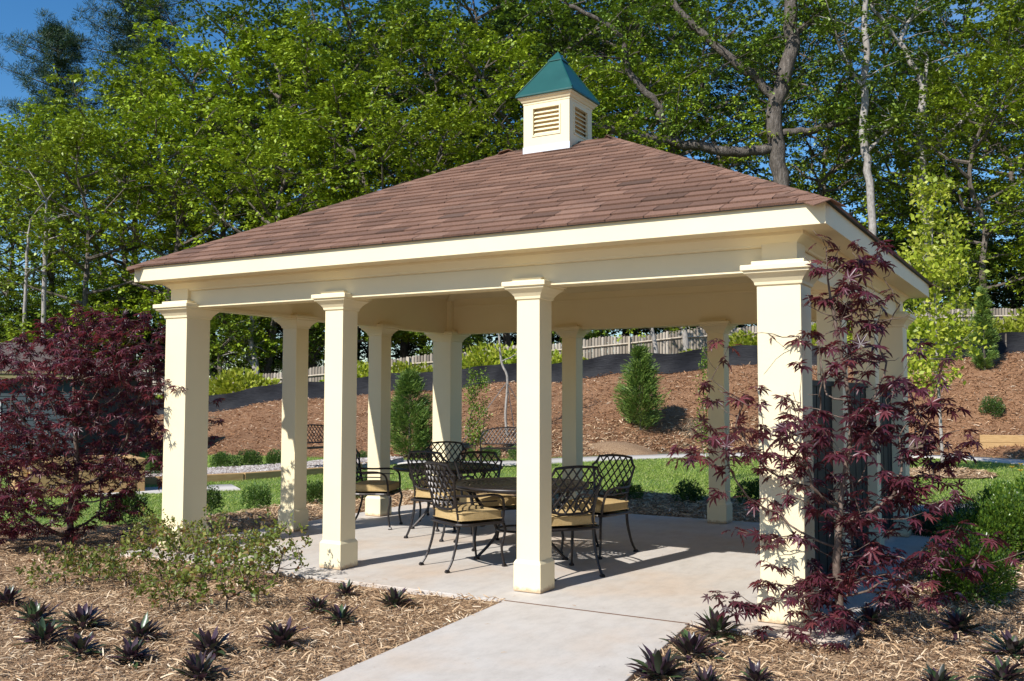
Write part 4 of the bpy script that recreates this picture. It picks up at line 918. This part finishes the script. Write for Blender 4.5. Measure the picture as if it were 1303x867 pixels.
# saplings
def sapling(name, label, cat, base, trunk, tips, leaf, leafmat_, per, size, barkm, seed, rt=.004, maxr=.05, sprd=.1, tm=LEAF4):
    rng = np.random.default_rng(seed); root = thing(name, label, cat, base); nodes, par, rad, ln = grow(trunk, tips, rng, rt, maxr=maxr, pen=.25)
    obj('trunk', branch_mesh(nodes, par, rad, len(trunk), 6), barkm, root, smooth=True); pos = []; out = []
    for _, n_ in ln:
        p, q = nodes[n_], nodes[par[n_]]
        for k in range(per): s = rng.uniform(-.5, 1.1); pos.append(q+(p-q)*s+rng.normal(size=3)*sprd); out.append((p-q)/(np.linalg.norm(p-q)+1e-6)*.5+np.array([0, 0, .1]))
    V, F = leafy(rng, np.array(pos), np.array(out), size, tm, .7, .7, .2); o = obj('crown', mesh_np('crown', V, F), leafmat_, root); return root
def vbox(rng, n, rows, base_px, dep, depth=.8, z0=0.):
    out = []; ys = [r_[0] for r_ in rows]
    while len(out) < n:
        y = rng.uniform(ys[0], ys[-1]); l = np.interp(y, ys, [r_[1] for r_ in rows]); r_ = np.interp(y, ys, [q[2] for q in rows]); a = rng.uniform(0, 2*PI); rho = rng.uniform(0, 1)**.5
        u = ((l+r_)/2+(r_-l)/2*rho*math.cos(a)-base_px)/FPX*dep; v = (r_-l)/2/FPX*dep*depth*rho*math.sin(a); out.append((u*rg[0]+v*fw[0], u*rg[1]+v*fw[1], (503.5-y)/FPX*dep+1.553-z0))
    return np.array(out)
rng = np.random.default_rng(8)
b = hit(1200, 604); dep = float((b-CAM)@_f)
def vp(px, py, bp, dep, z0, v=0): u = (px-bp)/FPX*dep; return np.array([u*rg[0]+v*fw[0], u*rg[1]+v*fw[1], (503.5-py)/FPX*dep+1.553-z0])
tr = spline([vp(x, y, 1200, dep, b[2]) for x, y in ((1200, 608), (1199, 560), (1197, 500), (1196, 440), (1195, 380), (1193, 320), (1194, 270), (1194, 235))], 24)
sapling('young_maple', 'young lime-green maple with a pale trunk in a mulch ring on the lawn', 'young tree', tuple(b), tr, vbox(rng, 130, [(222, 1186, 1200), (260, 1165, 1225), (320, 1150, 1245), (400, 1140, 1250), (450, 1135, 1255), (490, 1150, 1225)], 1200, dep, .8, b[2]), None, 'leaf_lime', 27, .125, 'pale_bark', 3, .0042, .055, .13)
b = hit(646, 556); dep = float((b-CAM)@_f)
tr = spline([vp(x, y, 646, dep, b[2]) for x, y in ((646, 560), (643, 530), (645, 500), (645, 478), (638, 462), (635, 430), (634, 400), (635, 370))], 20)
tip = np.concatenate([vbox(rng, 26, [(330, 615, 660), (400, 612, 672), (450, 618, 668)], 646, dep, .8, b[2]), np.array([vp(x, y, 646, dep, b[2]) for x, y in ((655, 452), (662, 440), (668, 425), (672, 405))])])
yt = sapling('young_tree', 'bare-stemmed forked young tree staked with guy wires on the slope', 'young tree', tuple(b), tr, tip, None, 'leaf_lime', 8, .10, 'pale_bark', 4, .008, .06, .10)
for a_ in (-1.3, .25, 1.0):
    q = np.array(b)+np.array([a_*rg[0]-.6*fw[0], a_*rg[1]-.6*fw[1], 0]); q[2] = hz(q[0], q[1]); top_ = vp(645, 487, 646, dep, b[2]); obj('guy_wire', MB().tube([tuple(q-b), tuple(top_)], .012, 4), 'wire', yt)
b = hit(604, 582); dep = float((b-CAM)@_f)
tr = np.array([vp(x, y, 604, dep, b[2]) for x, y in ((604, 584), (604, 575), (605, 565))])
sapling('tall_shrub', 'airy multi-stemmed shrub between the corner column and the staked tree', 'shrub', tuple(b), tr, vbox(rng, 80, [(472, 596, 618), (500, 592, 622), (540, 590, 622), (565, 597, 615)], 604, dep, .9, b[2]), None, 'leaf_mid', 26, .06, 'maple_bark', 5, .0035, .02, .07)
b = hit(905, 612); dep = float((b-CAM)@_f)
tr = np.array([vp(x, y, 905, dep, b[2]) for x, y in ((905, 614), (905, 600), (903, 585), (902, 560))])
sapling('tall_shrub', 'thin upright shrub glimpsed behind the rear column on the shaded lawn side', 'shrub', tuple(b), tr, vbox(rng, 60, [(445, 892, 915), (500, 886, 922), (560, 888, 918), (590, 895, 915)], 905, dep, .9, b[2]), None, 'leaf_mid', 22, .05, 'maple_bark', 6, .003, .02, .06)

# ------------------------------------------------------------------ wood behind the fence
def tufts(rng, C, per, size, crad, flat, nleaf=11):
    nc = len(C); k = np.repeat(np.arange(nc), per); crs = rng.uniform(.5, 1.3, nc)*crad
    T = C[k]+rng.normal(size=(len(k), 3))*np.array([1, 1, flat])*(crs[k]*.6)[:, None]; T = T[rng.uniform(size=len(T)) < .9]
    nt = len(T); j = np.repeat(np.arange(nt), nleaf); ax = rvec(rng, nt)*.45+np.array([0, 0, 1.]); d = rvec(rng, len(j)); d[:, 2] = d[:, 2]*.45-.08
    P = T[j]+d*(rng.uniform(.02, .20, len(j))*rng.uniform(.6, 1.3, nt)[j])[:, None]
    return scatter(*LEAF4, P, frames(d+np.array([0, 0, -.15]), ax[j]+rvec(rng, len(j))*.45), size*rng.uniform(.7, 1.2, len(j)))
def tree_mesh(seed, H, z0, Rr, nl, per, size, flat=.42, tr=.22, crad=.95, tmpl=LEAF4):
    rng = np.random.default_rng(seed); m = MB()
    tp = np.array([(0, 0, -.3)]+[(rng.normal()*.10*k, rng.normal()*.10*k, H*k/7) for k in range(1, 8)]); T = spline(tp, 22); m.tube(T, np.linspace(tr, .03, 22), 7)
    C = []
    for i in range(nl):
        t = (i+rng.uniform(0, .8))/nl; z = z0+(H-z0)*t*.96; p = np.array([np.interp(z, T[:, 2], T[:, k]) for k in range(3)])
        az = i*2.4+rng.uniform(-.5, .5); ln = Rr*(math.sin(PI*(.16+.80*t))**.8)*rng.uniform(.7, 1.2); rise = .15+.75*t+rng.uniform(-.1, .25)
        d = np.array([math.cos(az), math.sin(az), 0]); P = np.array([p+d*ln*s+np.array([0, 0, ln*rise*s**1.3]) for s in (0, .25, .5, .75, 1)])+rng.normal(size=(5, 3))*.06*ln*np.array([[0], [.5], [1], [1], [1]])
        m.tube(P, np.linspace(.09*min(1, ln/3.5)+.012, .012, 5), 5)
        for s in np.linspace(.3, 1, 6):
            q = np.array([np.interp(s, (0, .25, .5, .75, 1), P[:, k]) for k in range(3)])
            for sg in (-1, 1):
                b2 = az+sg*rng.uniform(.5, 1.2); l2 = ln*rng.uniform(.22, .48)*(1.15-.5*s); e = q+np.array([math.cos(b2)*l2, math.sin(b2)*l2, l2*rng.uniform(0, .5)])
                m.tube([q, (q+e)/2+np.array([0, 0, .05*l2]), e], [.022, .014, .006], 3); C += [e]
        C.append(P[-1])
    return m.mesh('trunk'), mesh_np('crown', *tufts(rng, np.array(C), per, size, crad, flat))
def pine_mesh(seed, H, z0, Rr):
    rng = np.random.default_rng(seed); m = MB(); T = spline([(0, 0, -.3), (.1, 0, H*.3), (-.1, .1, H*.6), (.05, 0, H)], 20); m.tube(T, np.linspace(.30, .05, 20), 7); C = []
    for i in range(58):
        t = i/58; z = z0+(H-z0)*t; p = np.array([np.interp(z, T[:, 2], T[:, k]) for k in range(3)]); az = i*2.4+rng.uniform(-.4, .4); ln = Rr*(math.sin(PI*(.10+.82*t))**.7)*rng.uniform(.45, 1.15)
        d = np.array([math.cos(az), math.sin(az), .12+.3*t]); P = np.array([p+d*ln*s for s in (0, .5, 1)]); m.tube(P, [.06, .04, .015], 4)
        for s in np.linspace(.35, 1, 5):
            for _ in range(2): C.append(p+d*ln*s+rng.normal(size=3)*np.array([.35, .35, .2]))
    C = np.array(C); k = np.repeat(np.arange(len(C)), 80); off = rvec(rng, len(k)); P = C[k]+off*rng.uniform(.05, .42, (len(k), 1)); V, F = leafy(rng, P, off+np.array([0, 0, .4]), .26, (NEEDLE[0]*np.array([.8, 1, 1]), NEEDLE[1]), .3, .3)
    return m.mesh('trunk'), mesh_np('crown', V, F)
TM = {}
for k, a in {'maple': (101, 15, 2.4, 4.0, 22, 5, .21), 'maple2': (102, 17, 3.5, 4.4, 21, 5, .21), 'oak': (103, 23, 6, 5.6, 24, 6, .22), 'oak2': (104, 25, 5, 5.6, 28, 9, .23), 'under': (105, 7, .8, 2.8, 13, 6, .18), 'under2': (106, 5, .4, 2.6, 15, 6, .18)}.items():
    TM[k] = tree_mesh(*a)
TM['pine'] = pine_mesh(107, 30, 19.5, 4.3)
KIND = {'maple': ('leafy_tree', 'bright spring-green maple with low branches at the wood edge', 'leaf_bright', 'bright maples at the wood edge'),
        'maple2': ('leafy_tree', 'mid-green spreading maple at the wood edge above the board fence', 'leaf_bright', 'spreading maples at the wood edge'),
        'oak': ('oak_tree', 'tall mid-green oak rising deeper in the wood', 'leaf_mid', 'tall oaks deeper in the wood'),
        'oak2': ('oak_tree', 'very tall oak at the back of the wood, shade put into its dark green', 'leaf_shaded', 'dark oaks at the back of the wood'),
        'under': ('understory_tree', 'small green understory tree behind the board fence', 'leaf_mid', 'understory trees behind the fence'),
        'under2': ('understory_bush', 'low understory bush under the wood, shade put into its dark leaves', 'leaf_shaded', 'understory bushes under the wood'),
        'pine': ('pine_tree', 'tall dark pine with a tufted crown above the left trees', 'leaf_pine', None)}
def put_tree(kind, px, dep, sc=1., rz=None, label=None, leaf=None):
    nm, lab, lm, grp = KIND[kind]; x, y = atd(px, dep); t = thing(nm, label or lab, 'tree' if 'bush' not in nm else 'bush', (x, y, hz(x, y)-.05), rt_.uniform(0, 6.28) if rz is None else rz, None if label else grp)
    for me, ma, n_ in zip(TM[kind], ('bark', leaf or lm), ('trunk', 'crown')): o = obj(n_, me, ma, t); o.scale = (sc, sc, sc)
    return t
rt_ = random.Random(77)
for px, dep, sc in [(-150, 50, 1.0), (110, 49, .98), (215, 50, 1.08), (345, 49, 1.0), (450, 51, 1.15), (560, 50, 1.0), (1255, 49, 1.0), (1370, 48, 1.0)]: put_tree('maple', px, dep, sc)
for px, dep, sc in [(-40, 54, 1.0), (60, 56, 1.02), (160, 55, 1.12), (270, 56, 1.25), (340, 57, 1.3), (390, 55, 1.2), (515, 56, 1.25), (640, 54, 1.15), (740, 53, 1.0), (845, 55, 1.05), (1075, 54, .85), (1190, 56, .95), (1300, 55, 1.15)]: put_tree('maple2', px, dep, sc)
for px, dep, sc in [(-200, 62, .75), (5, 63, .80), (120, 66, .88), (240, 63, .98), (320, 62, 1.18), (450, 62, 1.2), (580, 61, 1.22), (700, 63, 1.22), (800, 61, 1.18), (920, 62, 1.12), (1060, 66, 1.1), (1160, 64, 1.15), (1250, 62, 1.1), (1390, 61, 1.1)]: put_tree('oak', px, dep, sc)
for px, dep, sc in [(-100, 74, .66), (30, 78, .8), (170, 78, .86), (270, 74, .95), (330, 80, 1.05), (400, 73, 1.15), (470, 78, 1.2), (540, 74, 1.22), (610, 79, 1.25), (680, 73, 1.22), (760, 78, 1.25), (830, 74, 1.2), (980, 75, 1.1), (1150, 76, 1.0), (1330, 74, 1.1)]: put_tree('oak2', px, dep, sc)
for i in range(10): put_tree('under', -60+i*155+rt_.uniform(-30, 30), rt_.uniform(47.5, 51), rt_.uniform(.65, 1.05))
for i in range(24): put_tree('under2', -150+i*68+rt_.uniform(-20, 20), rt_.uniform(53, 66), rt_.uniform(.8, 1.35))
put_tree('pine', 168, 66, 1.03); put_tree('pine', 62, 64, .86, label='dark pine with its crown level with the maples at the far left')
# trees whose trunks and limbs show one by one: limbs as (pixel column, pixel row, pixel width) rows at a distance behind the fence
def limb_tree(name, label, dep, limbs, leafm, barkm, ncl, per, size, seed, vspread=3.0):
    rng = np.random.default_rng(seed); px0, py0, _ = limbs[0][0]; x, y = atd(px0, dep); z0 = hz(x, y); root = thing(name, label, 'tree', (x, y, z0)); C = []
    m = MB()
    for li, lb in enumerate(limbs):
        vo = 0 if li == 0 else rng.uniform(-1, 1)*.6
        P = np.array([vp(a, b_, px0, dep, z0, vo*i/len(lb)*3) for i, (a, b_, _) in enumerate(lb)]); wd = np.array([w_ for _, _, w_ in lb])/FPX*dep/2
        if li == 0: P[0, 2] = -.3
        k = len(lb)*4; S = spline(P, k); S[1:-1] += rng.normal(size=(k-2, 3))*(.05 if wd.max() > .2 else .012); m.tube(S, np.interp(np.linspace(0, len(lb)-1, k), range(len(lb)), wd), 8)
        for s in np.linspace(.35 if li else .45, 1, ncl):
            p = S[int(s*(k-1))]
            for _ in range(3):
                d = rng.normal(size=3)*np.array([1, 1, .5]); d /= np.linalg.norm(d); ln = rng.uniform(1., vspread); e = p+d*ln+np.array([0, 0, .35*ln])
                m.tube([p, p+(e-p)*.5+np.array([0, 0, .1]), e], [.045, .03, .01], 4)
                for q in (.5, .75, 1.): C.append(p+(e-p)*q+rng.normal(size=3)*.3)
    obj('trunk', m, barkm, root, smooth=True)
    C = np.array(C); k = np.repeat(np.arange(len(C)), per); off = rng.normal(size=(len(k), 3))*np.array([.36, .36, .17]); obj('crown', mesh_np('crown', *tufts(rng, C, max(2, per//11), size*.8, .6, .5)), leafm, root)
limb_tree('oak_tree', 'huge old oak with a thick grey-brown trunk and long horizontal limb behind the roof', 50.5,
          [[(1004, 440, 24), (1002, 300, 22), (998, 225, 21), (989, 150, 21), (996, 115, 21), (1013, 50, 19), (1012, 0, 17), (1018, -60, 12), (1010, -110, 4)],
           [(992, 120, 13), (950, 78, 12), (915, 45, 10), (880, 10, 9), (850, -30, 6)], [(990, 182, 14), (940, 190, 13), (890, 182, 13), (845, 176, 12), (800, 168, 11), (762, 158, 8), (735, 150, 4)],
           [(868, 182, 11), (848, 150, 10), (838, 128, 9), (808, 95, 9), (797, 70, 8), (795, 45, 7), (770, 22, 6), (725, 0, 5)], [(1000, 165, 10), (1040, 160, 9), (1085, 148, 7), (1120, 130, 3)], [(1012, 40, 10), (1050, 5, 8), (1080, -40, 4)]],
          'leaf_mid', 'old_bark', 6, 60, .26, 61)
limb_tree('slender_tree', 'slender pale grey straight trunk standing between the old oak and the forked snag', 48.5,
          [[(1116, 420, 11), (1113, 300, 10), (1110, 215, 10), (1104, 165, 10), (1108, 100, 9), (1110, 30, 8), (1112, -40, 5), (1115, -90, 2)], [(1108, 110, 5), (1075, 70, 4), (1060, 40, 2)], [(1109, 190, 5), (1140, 160, 4), (1165, 150, 2)]],
          'leaf_mid', 'pale_bark', 5, 46, .25, 62, 2.4)
limb_tree('forked_tree', 'tree with a bare pale fork at its top beside the slender grey trunk', 51,
          [[(1182, 420, 12), (1180, 260, 12), (1178, 145, 11), (1184, 100, 10), (1168, 74, 7), (1153, 45, 6), (1130, 15, 5), (1118, -5, 3)], [(1184, 102, 7), (1190, 78, 5), (1196, 60, 2)], [(1154, 46, 5), (1166, 20, 4), (1178, 0, 3), (1184, -20, 2)], [(1179, 200, 6), (1220, 160, 5), (1250, 120, 3)]],
          'leaf_mid', 'pale_bark', 3, 40, .25, 63, 2.2)
limb_tree('slender_tree', 'thin whitish trunk left of the pavilion behind the broad red maple, shorter than its neighbour', 46.8, [[(29, 470, 5), (29.5, 400, 4.5), (30, 340, 4), (31, 300, 3), (33, 280, 1)]], 'leaf_mid', 'pale_bark', 2, 12, .2, 64, 1.2)
limb_tree('slender_tree', 'thin brownish-white trunk left of the pavilion rising into the maple canopy', 47.2, [[(54, 470, 6.5), (53.5, 400, 6), (53, 330, 5.5), (53, 290, 4.5), (53, 255, 2)]], 'leaf_bright', 'pale_bark', 4, 30, .23, 65, 1.6)
limb_tree('slender_tree', 'leaning pale trunk low behind the fence, seen between the left side columns', 46.6, [[(332, 500, 8), (326, 470, 8), (318, 430, 7), (322, 390, 6), (326, 330, 3)], [(325, 472, 5), (312, 452, 4), (300, 438, 2)]], 'leaf_bright', 'pale_bark', 4, 30, .23, 66, 1.6)
limb_tree('slender_tree', 'thin pale trunk in front of the board fence above the lone evergreen', 40.5, [[(838, 462, 6), (834, 440, 6), (829, 415, 5), (826, 380, 4), (822, 330, 2)]], 'leaf_bright', 'pale_bark', 4, 16, .2, 67, 1.2)
limb_tree('slender_tree', 'pale mottled trunk in front of the board fence by the thin upright shrub', 41, [[(876, 458, 8), (872, 430, 8), (869, 400, 7), (866, 350, 5), (862, 300, 2)]], 'leaf_bright', 'pale_bark', 4, 16, .2, 68, 1.2)
# brambles between the silt fence and the board fence
WB = [shrub_mesh(71, .8, .55, 1500, .13, LEAF4, 16), shrub_mesh(72, .9, .7, 1600, .13, LEAF4, 18)]
rw = random.Random(3)
for i, px in enumerate([215, 250, 285, 310, 345, 372, 400, 425, 445, 470, 495, 520, 545, 570, 600, 630, 665, 712, 735, 790, 855, 885, 935, 960, 985, 1060, 1120, 1160, 1180, 1215, 1240, 1262, 1285, 1340]):
    x, y = atd(px, interp(px, TOPD)+rw.uniform(2.5, 8)); t = plant('wild_shrub', 'wild leafy shrub between the silt fence and the board fence', 'shrub', WB[i % 2], ('bark', ('leaf_bright', 'leaf_lime', 'leaf_mid')[i % 3]), (x, y, hz(x, y)-.05), i, rw.uniform(.8, 1.9)*(.75 if 700 < px < 930 else 1), 'wild shrubs between the fences')

# ------------------------------------------------------------------ loose stuff: bark chips, grass, pebbles
CHIP = (np.array([(-.08, 0, 0), (.08, 0, .01), (-.07, .5, .10), (.09, .5, .09), (-.05, 1, .0), (.05, 1, .02)]), np.array([(0, 1, 3, 2), (2, 3, 5, 4)]))
def chips(name, x, y, zf, lmin, lmax, mat, seed, lift=.012, tilt=.28, parent=None, thin=1.):
    rng = np.random.default_rng(seed); n = len(x); a = rng.uniform(0, 2*PI, n); f = np.stack([np.cos(a), np.sin(a), rng.normal(0, tilt, n)], 1); nr = np.stack([rng.normal(0, .45, n), rng.normal(0, .45, n), np.ones(n)], 1)
    pos = np.stack([x, y, zf(x, y)+rng.uniform(0, lift, n)], 1); T = (CHIP[0]*np.array([thin, 1, 1]), CHIP[1]); V, F = scatter(*T, pos, frames(f, nr), rng.uniform(0, 1, n)**1.6*(lmax-lmin)+lmin)
    o = obj(name, mesh_np(name, V, F), mat); return tag(o, kind='stuff')
rng = np.random.default_rng(20)
def sample(n, x0, x1, y0, y1): return rng.uniform(x0, x1, n), rng.uniform(y0, y1, n)
def visible(x, y, m=60): px, d = pxd(x, y); return (px > -m) & (px < 1303+m) & (d > 2.6), d
x, y = sample(300000, -11, 3.6, -4.6, 2.2); v, d = visible(x, y)
shr = lambda P, e: [(P[0][0]+e, P[0][1]+e), (P[1][0]-e, P[1][1]+e), (P[2][0]-e, P[2][1]-e), (P[3][0]+e, P[3][1]-e)]
k = v & inpoly(x, y, BED) & ~inpoly(x, y, shr(SLAB_POLY, .03)) & ~inpoly(x, y, [(-2.03, -.4), (-1.56, -7.2), (.12, -7.2), (-.55, -.4)]) & (rng.uniform(size=len(x)) < np.clip(1.5-d/9, .22, 1))
tag(chips('bark_mulch', x[k], y[k], bedz, .018, .085, 'chips', 1, .03, .28, None, .62), 'loose tan shredded bark mulch covering the front beds', 'mulch')
x, y = sample(60000, -9, 4, 1.5, 8.2); v, d = visible(x, y); k = v & inpoly(x, y, BED) & ~inpoly(x, y, SLAB_POLY) & ~inpoly(x, y, RIGHT_POLY)
tag(chips('bark_mulch', x[k], y[k], bedz, .035, .11, 'chips', 2, .03), 'loose bark mulch in the strips beside and behind the patio', 'mulch')
cc = rng.uniform(150, 1380, 60000); s = rng.uniform(0, 1, 60000); fo = interp(cc, FOOT); to = interp(cc, TOPD); P = np.array([atd(c, f+(t-f)*q) for c, f, t, q in zip(cc, fo, to, s)])
tag(chips('slope_chips', P[:, 0], P[:, 1], lambda a, b: hgt(a, b)+.012, .05, .17, 'slope_chips', 3, .03, .3), 'loose brown bark chips strewn over the slope', 'mulch')
x, y = sample(4500, -1.6, .6, 13.9, 16.3); k = inpoly(x, y, RING); tag(chips('ring_chips', x[k], y[k], lambda x, y: hgt(x, y)+.035+.10*np.clip(1-((x+.5)**2+(y-15.1)**2), 0, 1), .04, .12, 'chips', 4, .02), 'bark chips ringing the young lime-green maple', 'mulch')
x, y = sample(5200, -6.3, .4, -.44, 4.9); e_ = np.minimum(np.minimum(x-SX0, SX1-x), np.minimum(y-SY0, SY1-y)); k = rng.uniform(size=len(x)) < np.exp(-e_/.10)*.55+.006
x2, y2 = sample(3000, -2.0, 0, -6, -.48); lw = -2.02+.47*(-.466-y2)/6.734; rw2 = -.56+.68*(-.466-y2)/6.734; e2 = np.minimum(x2-lw, rw2-x2); k2 = (e2 > 0) & (rng.uniform(size=len(x2)) < np.exp(-e2/.05)*.6+.006)
x, y = np.concatenate([x[k], x2[k2]]), np.concatenate([y[k], y2[k2]]); tag(chips('stray_chips', x, y, lambda a, b: 0*a+.004, .012, .045, 'chips', 6, .003, .06, None, .6), 'stray bark bits blown onto the concrete patio and walk', 'mulch')
k = s_keep = (s < .38) & (cc > 640) & (cc < 1010) & (rng.uniform(size=len(cc)) < .8)
tag(chips('pale_chips', P[k, 0], P[k, 1], lambda a, b: hgt(a, b)+.03, .06, .17, 'chips', 7, .03, .3), 'paler fresh bark chips on the lower slope above the path', 'mulch')
# grass
GB = (np.array([(-.11, 0, 0), (.11, 0, 0), (.05, .6, .12), (0, 1, .32)]), np.array([(0, 1, 2, 3)]))
c_ = rng.uniform(-60, 1360, 800000); d_ = np.sqrt(rng.uniform(9.5**2, 27.5**2, 800000)); l_ = (c_-651.5)/FPX*d_
x = CAM[0]+math.sin(YAW)*d_+math.cos(YAW)*l_; y = CAM[1]+math.cos(YAW)*d_-math.sin(YAW)*l_
k = (d_ < interp(c_, FOOT)+.1) & ~inpoly(x, y, BED)
for q in (PATH_POLY, PAD_POLY, GRAV_POLY, RIGHT_POLY, RING): k &= ~inpoly(x, y, q)
k &= rng.uniform(size=len(x)) < np.clip(20/d_-.35, .3, 1)*(.75+.35*np.sin(x*2.1)*np.sin(y*1.7))
x, y, d_ = x[k], y[k], d_[k]; n = len(x); a = rng.uniform(0, 2*PI, n); f = np.stack([np.cos(a)*.55, np.sin(a)*.55, np.ones(n)], 1); nr = np.stack([np.cos(a), np.sin(a), np.full(n, -.4)], 1)
V, F = scatter(*GB, np.stack([x, y, hgt(x, y)-.005], 1), frames(f, nr), rng.uniform(.022, .045, n)*(.8+d_/30)); tag(obj('grass', mesh_np('grass', V, F), 'grass_blade'), 'short mown green lawn grass', 'grass', kind='stuff')
# pebbles
PEB = (np.array([(-.5, -.4, 0), (.5, -.4, 0), (.5, .45, 0), (-.45, .4, 0), (.05, 0, .5)]), np.array([(0, 1, 4), (1, 2, 4), (2, 3, 4), (3, 0, 4)]))
x, y = sample(26000, -15, -11.4, 4, 12.6); k = inpoly(x, y, GRAV_POLY); x, y = x[k], y[k]; n = len(x); a = rng.uniform(0, 6.28, n)
V, F = scatter(*PEB, np.stack([x, y, hgt(x, y)+.127], 1), frames(np.stack([np.cos(a), np.sin(a), rng.normal(0, .2, n)], 1), np.tile((0, 0, 1.), (n, 1))), rng.uniform(.03, .07, n)); tag(obj('pebbles', mesh_np('pebbles', V, F), 'pebbles'), 'grey-pink gravel pebbles on the path by the bench', 'gravel', kind='stuff')
